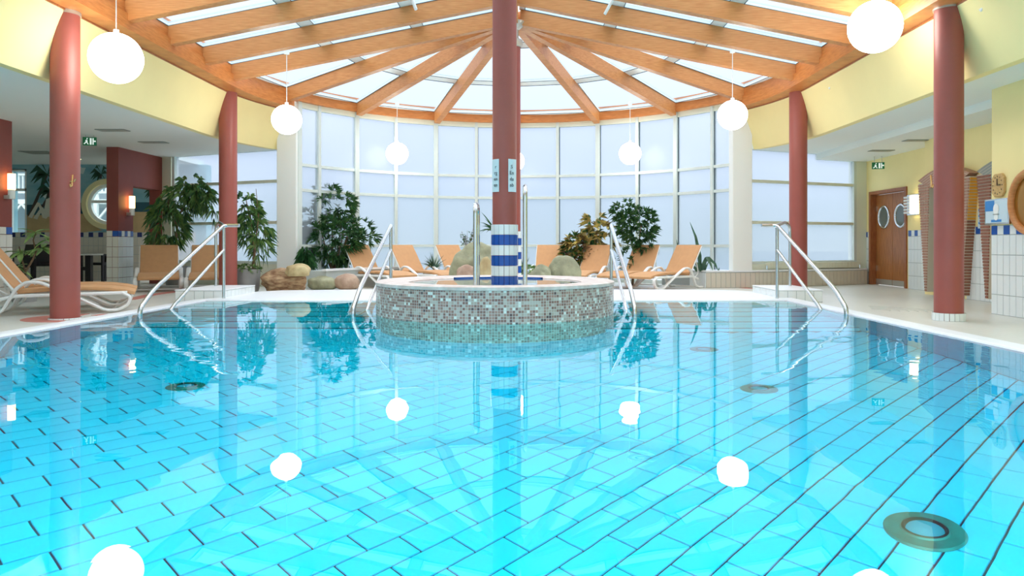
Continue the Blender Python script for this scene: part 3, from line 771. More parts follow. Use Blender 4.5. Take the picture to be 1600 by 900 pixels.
# ------------------------------------------------------------------ round tub
tub = empty('whirlpool_tub', (SXC, SYC, ZB), 'raised round tub faced with brown and white mosaic in the pool', 'whirlpool')
def uvcyl(name, r, z0, z1, seg, parent, mt):
    o0 = worigin(parent); me = bpy.data.meshes.new(name); vs = []; fs = []
    nz_ = 1
    for i in range(2):
        for k in range(seg+1):
            a = 2*PI*k/seg; vs.append((SXC+r*math.cos(a)-o0.x, SYC+r*math.sin(a)-o0.y, (z0, z1)[i]-o0.z))
    for k in range(seg): fs.append((k, k+1, seg+2+k, seg+1+k))
    me.from_pydata(vs, [], fs); uv = me.uv_layers.new(name='UVMap')
    for p in me.polygons:
        for li in p.loop_indices:
            vi = me.loops[li].vertex_index; uv.data[li].uv = (2*PI*r*(vi % (seg+1))/seg, vs[vi][2])
    me.materials.append(M[mt]); me.polygons.foreach_set('use_smooth', [True]*len(me.polygons))
    o = bpy.data.objects.new(name, me); C.objects.link(o); o.parent = parent; return o
uvcyl('mosaic_wall', SR, ZB, .415, 128, tub, 'mosaic')
rimm = mat('worn_rim_stone', (226, 214, 204), .5, rgb2=(204, 184, 172), nscale=9)
MB().lathe(SXC, SYC, [(SR-.02, .38), (SR+.008, .40), (SR+.008, .432), (SR-.03, .445), (1.12, .437), (1.06, .42), (1.05, .12), (0.0, .12)], 96).build('rim', rimm, tub, smooth='auto')
MB().lathe(SXC, SYC, [(1.045, .13), (1.045, .37)], 64, a0=R(0), a1=R(360)).build('inner_lining', 'coping', tub, smooth=True)
MB().lathe(SXC, SYC, [(1.05, .405), (1.05, .435), (1.0, .435), (1.0, .405), (1.05, .405)], 32, a0=R(55), a1=R(125)).build('blue_edge_tiles', 'blue', tub, smooth='auto')
swm = MB(); pts = [(SXC+1.05*math.cos(2*PI*k/64), SYC+1.05*math.sin(2*PI*k/64), .415) for k in range(64)]
swm.add(pts, [tuple(range(64))]); swm.build('tub_water', 'spawater', tub, recalc=False)
for px, top, d, lab in ((743, 318, 8.25, 'upright steel grab pole left of the striped tub column'), (820.5, 290, 8.25, 'taller upright steel grab pole right of the striped tub column')):
    X = (px-CX)*d/F; zt = H+(382-top)*d/F
    tag(MB().tube(arc([(X, d, .13), (X, d, zt), (X, d+.36, zt), (X, d+.36, .13)], 8), .026, 12).build('grab_pole', 'steel', smooth='auto'), lab, 'grab pole', 'grab poles in the tub')

# ------------------------------------------------------------------ handrails
def handrail(X, sgn, label, corner):
    t = empty('handrail', (X, 11.15, .07), label, 'handrail', 'steel handrails into the pool')
    r = .027; y0 = 11.15
    MB().tube([(X, y0, .05), (X, y0, 1.16)], .024, 12).build('post', 'steel', t, smooth='auto')
    main = [(X, y0, 1.165), (X, 9.05, .33), (X, 8.72, .12), (X, 8.76, -.12), (X, 9.15, -.6), (X, 9.42, -.84)]
    if corner: main = [(X+sgn*.24, y0-.02, 1.165)]+main[:1]+main[1:]
    MB().tube(arc(main, 6), r, 12).build('upper_rail', 'steel', t, smooth='auto')
    low = [(X, y0, .80), (X, 9.58, .10), (X, 9.45, .02), (X, 8.80, -.20)]
    MB().tube(arc(low, 5), .022, 12).build('lower_rail', 'steel', t, smooth='auto')
    if corner:
        X2 = X-sgn*.62; y2 = 12.35
        MB().tube(arc([(X2, y2, .17), (X2, y2, 1.18), (X2+sgn*.18, y2-.3, 1.24), (X, y0+.02, 1.165)], 8), .024, 12).build('rear_post', 'steel', t, smooth='auto')
    return t
handrail(-4.55, 1, 'long steel handrail at the left corner of the pool', True)
handrail(3.76, -1, 'long steel handrail at the right corner of the pool', True)
handrail(-2.04, 1, 'steel handrail dipping into the pool left of the mosaic tub', False)
handrail(1.27, 1, 'steel handrail dipping into the pool right of the mosaic tub', False)
for X0, X1, lab in ((-5.35, -4.62, 'low white tiled block by the left corner handrail'), (3.84, 4.50, 'low white tiled block by the right corner handrail')):
    b = empty('tiled_block', ((X0+X1)/2, 11.9, 0), lab, 'block', 'tiled blocks at the pool corners')
    MB().box((X0, 11.3, .0), (X1, 12.6, .175)).build('body', 'grout', b)
    MB().box((X0-.01, 11.29, .175), (X1+.01, 12.61, .19)).build('top_slab', 'coping', b, bevel=.005)
    n_ = 5; tiles(b, (X0, 11.3, .003), (1,0,0), (0,0,1), (0,-1,0), n_, 1, (X1-X0)/n_, .17, lambda i, j: 'tile')
    sx2 = X1 if X0 < 0 else X0
    tiles(b, (sx2, 11.3, .003), (0,1,0), (0,0,1), ((1 if X0 < 0 else -1),0,0), 9, 1, 1.3/9, .17, lambda i, j: 'tile')

# ------------------------------------------------------------------ globe lamps
def globe(px, py, dia_px, s, label):
    d = F/s; c = at(px, py, d); r = dia_px/2/s
    rel = math.hypot(c.x-AX, max(0, c.y-HY)) if c.y > HY else abs(c.x-AX)
    zt = zraf(min(rel, RB))+.275
    g = empty('globe_lamp', (c.x, c.y, zt), label, 'pendant lamp', 'white globe pendant lamps')
    m = MB(); n = 20; prof = [(max(1e-4, r*math.sin(PI*k/n)), c.z-r*math.cos(PI*k/n)) for k in range(n+1)]
    m.lathe(c.x, c.y, prof, 40).build('globe', 'globe', g, smooth=True)
    MB().tube([(c.x, c.y, c.z+r*.98), (c.x, c.y, zt)], .006, 6).build('cord', 'skyframe', g)
    MB().cyl(c.x, c.y, zt-.09, zt, .045, 12).build('ceiling_cup', 'skyframe', g)
    MB().cyl(c.x, c.y, c.z+r*.96, c.z+r+.04, .03, 12).build('cap', 'skyframe', g)
globe(181.5, 91, 78, 135, 'large glowing globe lamp nearest on the left, beside the red column')
globe(1367, 42, 80, 128, 'large glowing globe lamp at top right over the wooden ring beam')
globe(448, 187, 46, 92, 'middle glowing globe lamp on the left before the end of the ring beam')
globe(1144.5, 180, 46, 92, 'middle glowing globe lamp on the right before the end of the ring beam')
globe(620.5, 240, 34.5, 70, 'small far globe lamp hanging left of the central columns before the glass')
globe(984.5, 240, 34.5, 70, 'small far globe lamp hanging right of the central columns before the glass')
globe(803, 252, 33, 72, 'far globe lamp half hidden behind the two central red columns')

# ------------------------------------------------------------------ loungers
def make_lounger():
    t = empty('sun_lounger', (0,0,0))
    o = -1.0                                                # head at x = -0.8, foot at x = +0.95
    for s_ in (-1, 1):
        y = s_*.335
        path = [(.27,.022),(.43,.022),(.52,.07),(.66,.34),(.76,.415),(.90,.41),(1.03,.35),(1.25,.24),(1.5,.10),(1.62,.035),(1.76,.035),(1.87,.10),(1.90,.2),(1.80,.26)]
        MB().tube(arc([(x+o, y, z) for x, z in path], 3), .022, 8, flat=1.6, side=(0,1,0)).build('side_leg', 'plastic', t, smooth='auto')
        MB().tube(arc([(.42+o, y, .19), (.62+o, y, .245), (1.3+o, y, .25), (1.86+o, y, .255)], 3), .022, 8, flat=.9, side=(0,1,0)).build('side_rail', 'plastic', t, smooth='auto')
        MB().tube([(.66+o, y*.86, .27), (.24+o, y*.86, .84)], .018, 8, flat=1.4, side=(0,1,0)).build('back_rail', 'plastic', t, smooth='auto')
        MB().tube(arc([(.40+o, y*.8, .58), (.30+o, y*.8, .30), (.50+o, y*.8, .18)], 3), .012, 6).build('back_prop', 'plastic', t, smooth='auto')
    for x in (.35, 1.7): MB().tube([(x+o, -.33, .03 if x < 1 else .04), (x+o, .33, .03 if x < 1 else .04)], .014, 8).build('cross_bar', 'plastic', t, smooth='auto')
    def pad(path, hw, th, name):
        m = MB(); n = len(path); vs = []; fs = []
        for i, (x, z) in enumerate(path):
            a = path[max(0, i-1)]; b = path[min(n-1, i+1)]; dx, dz = b[0]-a[0], b[1]-a[1]; L = math.hypot(dx, dz); nx, nz = -dz/L*th/2, dx/L*th/2
            for y in (-hw, hw): vs += [(x+o+nx, y, z+nz), (x+o-nx, y, z-nz)]
        for i in range(n-1):
            a = 4*i; b = a+4
            fs += [(a, b, b+2, a+2), (a+1, a+3, b+3, b+1), (a, a+1, b+1, b), (a+2, b+2, b+3, a+3)]
        fs += [(0, 2, 3, 1), (4*n-4, 4*n-3, 4*n-1, 4*n-2)]
        m.add(vs, fs); return m.build(name, 'tan', t, smooth='auto', bevel=.012)
    pad([(.62,.285),(.8,.30),(1.0,.315),(1.2,.32),(1.45,.318),(1.65,.305),(1.82,.28),(1.95,.245)], .30, .05, 'seat')
    pad([(.655,.31),(.6,.37),(.5,.50),(.40,.64),(.30,.77),(.23,.865)], .30, .035, 'backrest')
    return t
lp = make_lounger(); first = [True]
def lounger(hx, hy, fx, fy, label, group=None, sy=1.0):
    o = lp if first[0] else copy_tree(lp); first[0] = False
    d = Vector((fx-hx, fy-hy, 0)).normalized(); h = Vector((hx, hy, 0))
    o.location = h+d*.77; o.rotation_euler = (0, 0, math.atan2(d.y, d.x)); o.scale = (1, sy, 1)
    tag(o, label, 'lounger', group)
lounger(-6.80, 9.22, -5.38, 9.93, 'tan lounger nearest the pool on the left deck, cut by the frame edge')
lounger(-7.19, 9.99, -5.77, 10.70, 'tan lounger just behind the nearest one on the left deck')
lounger(-7.52, 15.2, -6.65, 13.4, 'tan lounger facing the camera under the bamboo beside the tiled partition', sy=1.15)
lounger(-6.52, 15.3, -5.78, 13.5, 'tan lounger facing the camera behind the left corner handrail and column', sy=1.15)
G = 'tan loungers in front of the curved glass'
lounger(-3.65, 15.9, -2.39, 14.7, 'tan lounger beside the big oleander, leftmost before the curved glass', G)
lounger(-2.74, 16.2, -1.48, 15.0, 'tan lounger between the far left globe and the clump of grass', G)
lounger(-1.78, 16.6, -.70, 15.24, 'tan lounger between the clump of grass and the big boulder', G)
lounger(.54, 16.95, .34, 15.2, 'tan lounger just right of the central column, half behind the smooth boulder', G)
lounger(1.58, 16.3, .88, 14.7, 'tan lounger in front of the variegated croton bush', G)
lounger(2.57, 15.9, 1.61, 14.44, 'tan lounger in front of the right oleander bush', G)
lounger(3.35, 15.3, 2.1, 14.1, 'tan lounger beside the tiled bench wall, rightmost before the glass', G)

# ------------------------------------------------------------------ rocks
def rock(c, r, mt, label, rz=0, seed=0, rough=.12, flatb=.1, group='stones by the planting'):
    import bmesh
    from mathutils import noise
    bm = bmesh.new(); bmesh.ops.create_icosphere(bm, subdivisions=4, radius=1)
    for v in bm.verts:
        d = v.co.normalized(); k = 1+rough*noise.noise(d*1.6+Vector((seed*3.1, seed, 0)))*2+rough*.35*noise.noise(d*5+Vector((seed, 0, 7)))
        p = d*k; 
        p.z = math.copysign(abs(p.z)**.8, p.z)
        v.co = Vector((p.x*r[0], p.y*r[1], p.z*r[2]))
        if v.co.z < -r[2]*.8: v.co.z = -r[2]*.8
    me = bpy.data.meshes.new('rock'); bm.to_mesh(me); bm.free(); me.materials.append(M[mt]); me.polygons.foreach_set('use_smooth', [True]*len(me.polygons))
    o = bpy.data.objects.new('rock', me); C.objects.link(o); o.location = (c[0], c[1], c[2]+r[2]*.8); o.rotation_euler = (0,0,rz)
    return tag(o, label, 'rock', group)
def rockpx(x0, x1, ytop, ybot, z0, mt, label, seed, dep=.8, rough=.12, rz=0):
    d = F*(H-z0)/(ybot-CY); s = F/d; rx = (x1-x0)/2/s; dz = (ybot-ytop)/s
    rock((((x0+x1)/2-CX)/s, d+rx*dep*.8, z0), (rx, rx*dep, dz/1.8), mt, label, rz, seed, rough)
rockpx(403, 470, 421, 457, 0, 'rock_b', 'big brown banded boulder beside the grey pot', 3, .7, .2)
rockpx(438, 474, 430, 455, 0, 'rock_b', 'fractured brown slab leaning on the banded boulder', 5, .5, .22)
rockpx(443, 482, 413, 432, .30, 'rock_y', 'yellow stone resting on top of the brown boulders', 8, .8)
rockpx(466, 492, 424, 450, 0, 'rock_p', 'dull pink stone wedged behind the green oval one', 11, .8)
rockpx(477, 524, 432, 453, .0, 'rock_g', 'smooth greenish oval stone on the white apron', 13, .7, .07)
rockpx(521, 558, 428, 453, .0, 'rock_p', 'round pinkish stone right of the greenish oval stone', 17, .9, .07)
def rockat(px0, px1, y0, y1, d, mt, label, seed, dep=.8, rough=.12):
    s = F/d; a = at(px0, y1, d); b = at(px1, y0, d); rx = (b.x-a.x)/2; z0 = 0.0; h = b.z
    rock(((a.x+b.x)/2, d, 0), (rx, rx*dep, h/1.8), mt, label, 0, seed, rough)
rockat(707, 786, 384, 430, 14.6, 'rock_g', 'largest mossy boulder left of the striped column', 21, .7, .16)
rockat(711, 752, 415, 430, 13.9, 'rock_p', 'low pale pink stone at the foot of the largest boulder', 23, .6)
rockat(746, 772, 402, 430, 13.6, 'rock_y', 'pale upright stone between grab pole and striped column', 26, .6)
rockat(854, 908, 402, 430, 14.0, 'rock_g', 'smooth mossy boulder in front of the lounger right of the column', 29, .7, .12)
rockat(829, 862, 415, 430, 13.6, 'rock_g', 'flat grey stone between green groundcover and mossy boulder', 31, .7)

# ------------------------------------------------------------------ plants
def leaf(m, p, d, L, W, up=Vector((0,0,1)), droop=.25, mi=0):
    d = d.normalized(); s_ = d.cross(up)
    if s_.length < .05: s_ = Vector((1,0,0))
    s_.normalize(); n = s_.cross(d)
    mid = p+d*L*.45+n*W*.15; tip = p+d*L-Vector((0,0,1))*L*droop
    m.add([p, mid+s_*W/2, tip, mid-s_*W/2], [(0,1,2),(0,2,3)], mi)
def rnd(): 
    while True:
        v = Vector((random.uniform(-1,1), random.uniform(-1,1), random.uniform(-1,1)))
        if .05 < v.length < 1: return v
def bush(root, centres, n, L, W, mats, name='foliage', per=9, up=.5, droop=.25):
    m = MB()
    for k in range(n):
        c, r = random.choices(centres, weights=[r[0]*r[1]*r[2] for c, r in centres])[0]
        v = rnd(); v = v.normalized()*(v.length**.45)
        p = Vector(c)+Vector((v.x*r[0], v.y*r[1], v.z*r[2]))
        ax = (v+Vector((0,0,up))).normalized()
        for j in range(per):
            d = (ax+rnd()*.95).normalized(); leaf(m, p, d, L*random.uniform(.7, 1.2), W, droop=droop, mi=random.randrange(len(mats)))
    return tag(m.build(name, mats, root, recalc=False), kind='stuff')
def sp(px, py, d): return tuple(at(px, py, d))
# big oleander, left
d = 15.9; s = F/d
t = empty('oleander_bush', sp(520, 425, d), 'big dark green oleander in the pale planter left of the loungers', 'shrub')
bush(t, [((at(520, 372, d)), (.62, .5, .5)), ((at(525, 322, d)), (.38, .35, .38)), ((at(510, 300, d)), (.2, .2, .2)), ((at(566, 365, d)), (.3, .3, .3)), ((at(488, 350, d)), (.25, .25, .3)), ((at(520, 400, d)), (.5, .4, .2))], 420, .19, .036, ['leaf', 'leaf', 'leafb'])
m = MB()
for k in range(9):
    a = 2*PI*k/9; b0 = Vector(at(521, 420, d))+Vector((.05*math.cos(a), .05*math.sin(a), 0)); m.tube([b0, b0+Vector((.2*math.cos(a), .2*math.sin(a), .5)), b0+Vector((.38*math.cos(a), .3*math.sin(a), 1.0))], [.02, .015, .008], 6)
m.build('stems', 'bark', t)
# right oleander
d = 15.9
t = empty('oleander_bush', sp(985, 430, d), 'dark green oleander behind the loungers on the right', 'shrub')
bush(t, [((at(995, 350, d)), (.42, .35, .38)), ((at(975, 330, d)), (.24, .25, .24)), ((at(1010, 375, d)), (.22, .25, .24)), ((at(985, 400, d)), (.18, .2, .3))], 260, .15, .036, ['leaf', 'leaf', 'leafb'])
m = MB(); b0 = Vector((at(988, 382, d).x, d, 0)); m.tube([b0, b0+Vector((.05, 0, .6)), b0+Vector((-.05, 0, 1.1))], [.03, .025, .012], 8).tube([b0, b0+Vector((.2, .05, 1.3))], [.02, .01], 6); m.build('stems', 'bark', t)
# croton
d = 16.6
t = empty('croton_bush', sp(920, 430, d), 'yellow and brown variegated croton bush right of the column', 'shrub')
bush(t, [((at(912, 385, d)), (.4, .35, .33)), ((at(935, 375, d)), (.36, .3, .36)), ((at(928, 350, d)), (.2, .2, .28)), ((at(905, 405, d)), (.35, .3, .25))], 130, .22, .075, ['croton', 'croton', 'leaf', 'darkleafred' if False else 'croton'], per=8, droop=.3)
bush(t, [((at(905, 400, d)), (.38, .36, .3))], 45, .2, .07, ['leaf', 'bark'], name='lower_foliage', per=7)
m = MB(); b0 = Vector((at(920, 382, d).x, d, 0)); m.tube([b0, b0+Vector((.05, 0, 1.0))], [.03, .012], 8); m.build('stem', 'bark', t)
# bamboo-like tree behind the left loungers
d = 15.6
t = empty('potted_ficus', (at(276, 382, d).x, d, 0), 'tall weeping narrow leaved tree left of the second red column', 'potted plant')
bush(t, [((at(262, 350, d)), (.34, .3, .5)), ((at(285, 310, d)), (.42, .35, .3)), ((at(318, 305, d)), (.34, .3, .2)), ((at(250, 385, d)), (.24, .2, .22)), ((at(300, 290, d)), (.2, .2, .25)), ((at(335, 325, d)), (.14, .15, .25))], 230, .21, .021, ['leafb', 'leafl2', 'leafl2', 'leaf'], per=6, up=-.3, droop=.6)
m = MB(); b0 = Vector((at(276, 382, d).x, d, .3))
m.tube([b0, at(275, 380, d), at(278, 340, d), at(300, 300, d), at(325, 285, d)], [.03, .026, .022, .015, .008], 7).tube([at(277, 355, d), at(262, 320, d), at(270, 290, d)], [.02, .014, .007], 6).build('trunk', 'bark', t)
MB().lathe(b0.x, d, [(0, 0), (.2, 0), (.26, .42), (.23, .42), (.22, .36), (0, .36)], 24).build('pot', 'pot', t, smooth='auto')
# second tree in the round grey pot
d = 13.9
t = empty('potted_ficus', (at(391, 382, d).x, d, 0), 'narrow leaved plant in the round grey pot beside the brown boulder', 'potted plant')
bush(t, [((at(398, 355, d)), (.26, .26, .34)), ((at(385, 330, d)), (.2, .2, .3)), ((at(408, 385, d)), (.16, .2, .22)), ((at(378, 360, d)), (.12, .15, .25))], 120, .2, .022, ['leafb', 'leafl2', 'leafl2', 'leaf'], per=6, up=-.2, droop=.5)
m = MB(); b0 = at(396, 420, d); m.tube([b0, at(398, 390, d), at(392, 350, d), at(383, 305, d)], [.03, .024, .016, .006], 7); m.tube([at(398, 390, d), at(404, 340, d), at(400, 295, d)], [.014, .01, .004], 6); m.build('trunk', 'bark', t)
pc = at(386, 382, d)
MB().lathe(pc.x, d, [(0, 0), (.20, 0), (.22, .05), (.24, .42), (.21, .42), (.2, .38), (0, .38)], 28).build('pot', 'pot', t, smooth='auto')
bush(t, [((pc.x, d, .43), (.24, .22, .05))], 40, .09, .04, ['leafl', 'leafb'], name='ground_cover', per=6)
# drooping plant, grass, seedling, yucca, groundcover
d = 15.0
t = empty('drooping_plant', sp(477, 418, d), 'small drooping plant between pale pier and big oleander', 'plant')
bush(t, [((at(477, 404, d)), (.08, .08, .2))], 40, .18, .035, ['leaf'], per=6, up=-.5, droop=.8)
MB().tube([at(478, 425, d), at(476, 398, d)], [.012, .006], 6).build('stem', 'bark', t)
def tuft(name, px, py, d, n, L, W, mt, label, cat='plant', spread=.7, stem=None):
    t = empty(name, sp(px, py, d), label, cat); b = Vector(at(px, py, d))
    for k in range(n):
        a = random.uniform(0, 2*PI); e_ = random.uniform(.15, 1)*spread; dirv = Vector((math.cos(a)*e_, math.sin(a)*e_, 1)).normalized(); LL = L*random.uniform(.65, 1.1)
        m = MB(); sd = dirv.cross(Vector((math.cos(a+1), math.sin(a+1), 0))).normalized(); pr = None; vs = []
        for j in range(5):
            u = j/4; c = b+dirv*LL*u-Vector((0,0,1))*LL*.35*e_*u*u; wv = W*(1-u)**.6*.5+.0008
            vs += [c-sd*wv, c+sd*wv]
        m.add(vs, [(2*j, 2*j+1, 2*j+3, 2*j+2) for j in range(4)]); m.build('leaf', mt, t, recalc=False)
    if stem: MB().tube([b, b-Vector((0,0,stem))], .02, 8).build('stem', 'bark', t)
tuft('grass_clump', 678, 421, 16.0, 46, .42, .022, 'agave', 'clump of long grassy leaves between two left loungers', spread=1.2)
tuft('yucca', 774, 362, 14.9, 26, .55, .04, 'leaf', 'spiky yucca poking out left of the striped tub column', spread=1.9, stem=1.0)
tuft('bromeliad', 818, 424, 15.2, 20, .35, .03, 'agave', 'blue green spiky plant just right of the second column', spread=1.2)
t = empty('ground_cover', sp(822, 430, 14.2), 'light green ground cover at the right foot of the columns', 'plant')
bush(t, [((at(822, 424, 14.2)), (.22, .2, .1))], 60, .09, .045, ['leafl'], per=6); MB().tube([(at(822, 430, 14.2).x, 14.2, .0), at(822, 424, 14.2)], .03, 6).build('stem', 'bark', t)
t = empty('seedling', sp(728, 388, 14.9), 'thin airy seedling with tiny round leaves behind the left grab pole', 'plant')
m = MB(); mm = MB(); b = Vector(at(730, 392, 14.9))
for k in range(14):
    e_ = at(random.uniform(714, 744), random.uniform(356, 378), 14.9+random.uniform(-.15, .15)); mid = b.lerp(e_, .5)+Vector((0,0,.03)); m.tube([b, mid, e_], [.005, .004, .003], 5)
    for j in range(5): q = mid.lerp(e_, random.random())+rnd()*.05; leaf(mm, q, rnd().normalized(), .055, .04)
m.build('stems', 'bark', t); tag(mm.build('foliage', 'leaf', t, recalc=False), kind='stuff')
# snake plant / agave on the right bench wall
t = empty('agave', sp(1097, 423, 15.4), 'dark agave with one tall blade on the tiled bench planter', 'plant')
def blade(pts, W, th=.012):
    ps = [Vector(at(x, y, 15.4+o_)) for x, y, o_ in pts]; n = len(ps)
    rs = [W*(.75 if i == 0 else 1.0 if i < n-2 else .6 if i < n-1 else .06) for i in range(n)]
    MB().tube(ps, [r*.3 for r in rs], 6, flat=3.2, side=(1,0,.15)).build('leaf', 'agave', t, smooth='auto')
blade([(1094, 422, 0), (1093, 400, 0), (1087, 370, .05), (1078, 347, .1)], .045)
blade([(1098, 422, 0), (1101, 410, -.05), (1106, 402, -.1), (1117, 412, -.15), (1122, 423, -.15)], .045)
blade([(1096, 422, -.1), (1099, 412, -.2), (1104, 402, -.2), (1110, 412, -.3), (1114, 423, -.3)], .04)
blade([(1092, 422, -.1), (1088, 412, -.2), (1080, 403, -.2)], .045); blade([(1090, 424, -.2), (1084, 416, -.2), (1079, 409, -.2)], .05)
blade([(1096, 424, -.2), (1092, 414, -.2), (1087, 408, -.2)], .05); blade([(1100, 424, 0), (1104, 414, 0), (1108, 408, .1)], .045)
blade([(1122, 424, -.1), (1123, 421, -.1), (1124, 418, -.1)], .03); blade([(1060, 400, .4), (1059, 385, .4), (1057, 374, .4)], .03)
# frangipani on the left, large leaves as parts
d = 11.4
t = empty('frangipani', (at(45, 440, d).x, d, 0), 'light leaved frangipani with bent stem behind the left loungers', 'potted plant')
b0 = Vector((at(38, 440, d).x, d, .3))
MB().lathe(b0.x, d, [(0, 0), (.16, 0), (.2, .3), (.17, .3), (.16, .27), (0, .27)], 24).build('pot', 'pot', t, smooth='auto')
MB().tube([b0, at(40, 425, d), at(52, 404, d), at(60, 385, d)], [.022, .018, .015, .01], 8).tube([at(40, 425, d), at(34, 405, d), at(30, 385, d)], [.016, .012, .008], 8).tube([at(56, 395, d), at(52, 375, d), at(56, 364, d)], [.012, .01, .006], 8).build('stem', 'bark', t, smooth='auto')
for (px, py, n) in ((66, 388, 13), (55, 364, 9), (32, 395, 10), (26, 418, 8), (74, 375, 6)):
    c = Vector(at(px, py, d))
    for k in range(n):
        a = 2*PI*k/n+random.uniform(-.3, .3); dv = Vector((math.cos(a), math.sin(a)*.6, random.uniform(-.35, .5))).normalized(); m = MB()
        up = Vector((0,0,1)); sd = dv.cross(up).normalized(); L = random.uniform(.17, .27); W = .085
        vs = []; 
        for j in range(5):
            u = j/4; q = c+dv*L*u-up*L*.3*u*u; wv = W*.5*math.sin(PI*(.08+.9*u)); vs += [q-sd*wv+up*.01, q, q+sd*wv+up*.01]
        fs = []
        for j in range(4): fs += [(3*j, 3*j+1, 3*j+4, 3*j+3), (3*j+1, 3*j+2, 3*j+5, 3*j+4)]
        m.add(vs, fs); m.build('leaf', 'leafl', t, recalc=False)

# ------------------------------------------------------------------ shower portals
def portal(dn, df, label, ochre):
    """tapered jambs and arch on the shower wall; dn near edge, df far edge at the top"""
    t = empty('shower_portal', (XS, (dn+df)/2, 0), label, 'shower portal', 'tapered mosaic shower portals')
    zt = 1.95; z0 = .06; X0, X1 = 6.93, XS
    def near(z): u = (z-z0)/(zt-z0); return dn+.24*(1-u), dn+.30+.08*u     # outer edge, inner edge
    def far(z): u = (z-z0)/(zt-z0); return df-.22*(1-u), df-.28-.08*u
    for f_, nm in ((near, 'jamb'), (far, 'jamb')):
        (a0, b0), (a1, b1) = f_(z0), f_(zt)
        j = MB().slab([(X0+.01, a0, z0), (X0+.01, b0, z0), (X0+.01, b1, zt), (X0+.01, a1, zt)], (1,0,0), X1-X0-.01).build(nm, 'joint', t)
        k = 0; z = z0+.01; m1 = MB()
        while z < zt-.03:
            a, b = f_(z+.02); lo, hi = min(a, b), max(a, b)
            if hi-lo > .02:
                nb = 4 if ochre else 1
                for q in range(nb):
                    l0 = lo+(hi-lo)*q/nb+.004; l1 = lo+(hi-lo)*(q+1)/nb-.004
                    m1.box((X0-.004, l0, z), (X0+.012, l1, z+.034), 1 if (ochre) else 0)
            edge = a                                                    # the face towards the pool hall's near end
            m1.box((X0+.012, min(edge, edge-.006), z), (X1-.004, max(edge, edge-.006)+.0, z+.034), 2 if (ochre and z > 1.25 and f_ is near) else 0)
            z += .048; k += 1
        tag(m1.build('mosaic_strips', ['brick', 'brickl', 'ochre'], j), kind='stuff')
    n = 14; outer = []; inner = []
    for k in range(n+1):
        u = k/n; y = dn+(df-dn)*u; outer.append((y, zt+.22*math.sin(PI*(.08+.84*u))))
        yi = dn+.38+(df-dn-.76)*u; inner.append((yi, zt-.1+.08*math.sin(PI*u)))
    poly = [(X0, dn, zt-.0)]+[(X0, y, z) for y, z in outer]+[(X0, df, zt)]+[(X0, y, z) for y, z in inner[::-1]]
    m = MB()
    for k in range(n):
        m.slab([(X0, *outer[k]), (X0, *outer[k+1]), (X0, *inner[k+1]), (X0, *inner[k])], (1,0,0), X1-X0)
    ah = m.build('arch', 'brickl' if ochre else 'vent', t)
    g = MB()
    for r_ in range(1, 6):
        for k in range(n):
            p = [Vector((X0-.001, *outer[i])).lerp(Vector((X0-.001, *inner[i])), r_/6) for i in (k, k+1)]
            g.slab([p[0], p[1], p[1]+Vector((0,0,.007)), p[0]+Vector((0,0,.007))], (1,0,0), .002)
    g.build('arch_joints', 'joint', t)
    return t
portal(11.62, 13.15, 'brown mosaic shower portal with ochre side behind the right red column', True)
portal(9.92, 11.44, 'brown slatted shower portal jamb half hidden by the near wall block', False)
kb = tag(MB().disc((XS+.1, 12.2, 1.06), (-1,0,0), .06, .05, 20).build('shower_valve', 'chrome', smooth='auto'), 'round chrome shower valve inside the first portal', 'valve')

# ------------------------------------------------------------------ wall things, right
def exit_sign(c, nrm, w_, h_, label, sgn=1):
    t = empty('exit_sign', c, label, 'sign', 'green exit signs')
    c = Vector(c); n = Vector(nrm).normalized(); a = Vector((0,0,1)).cross(n).normalized(); up = Vector((0,0,1))
    def P(u, v, k=0): return c+a*u*w_/2+up*v*h_/2+n*k
    MB().slab([P(-1,-1), P(1,-1), P(1,1), P(-1,1)], n, .03).build('board', 'green', t)
    for u in (-.6, .6): MB().tube([P(u, 1, .01), Vector((P(u, 1, .01).x, P(u, 1, .01).y, ZC if c.x < 0 else 2.73))], .008, 6).build('hanger', 'zinc', t)
    def pic(pts, nm): MB().slab([P(u, v, .031) for u, v in pts], n, .002).build(nm, 'signw', t)
    pic([(.05,-.8),(.32,-.8),(.32,.75),(.05,.75)], 'door_symbol'); pic([(.45,-.8),(.62,-.8),(.62,.75),(.45,.75)], 'arrow_symbol'); pic([(.62,-.15),(.92,-.15),(.92,.2),(.62,.2)], 'arrow_symbol')
    pic([(-.62,.15),(-.42,.35),(-.25,.1),(-.3,-.2),(-.5,-.1)], 'running_figure'); pic([(-.5,-.1),(-.3,-.2),(-.1,-.75),(-.25,-.75)], 'running_figure'); pic([(-.5,-.05),(-.42,-.25),(-.7,-.75),(-.85,-.65)], 'running_figure'); pic([(-.42,.45),(-.28,.45),(-.25,.75),(-.42,.75)], 'running_figure')
    return t
exit_sign(tuple(at(1372, 259, 15.6)), (-.35, -1, 0), .24, .14, 'green exit sign on the yellow wall above the porthole doors')
exit_sign(tuple(at(140.5, 221, 13.4)), (.3, -1, 0), .22, .15, 'green exit sign under the left ceiling beside the near column')
for x, y, z in ((at(1372, 259, 15.6).x, 15.65, 2.66),): pass
t = empty('wall_lamp', (XW, 14.55, 1.7), 'glowing louvred wall lamp right of the porthole doors', 'wall lamp')
MB().box((XW-.12, 14.36, 1.48), (XW-.02, 14.52, 1.84)).build('glass', 'lampc', t, bevel=.02)
MB().box((XW-.02, 14.34, 1.46), (XW, 14.8, 1.86)).build('back_plate', 'chrome', t)
for k in range(6): MB().box((XW-.1, 14.53, 1.49+.06*k), (XW-.02, 14.78, 1.525+.06*k)).build('louvre', 'plastic', t)
t = empty('poster_box', (XB, 9.25, 1.28), 'mirror framed picture box with pale bust on the near right wall', 'picture')
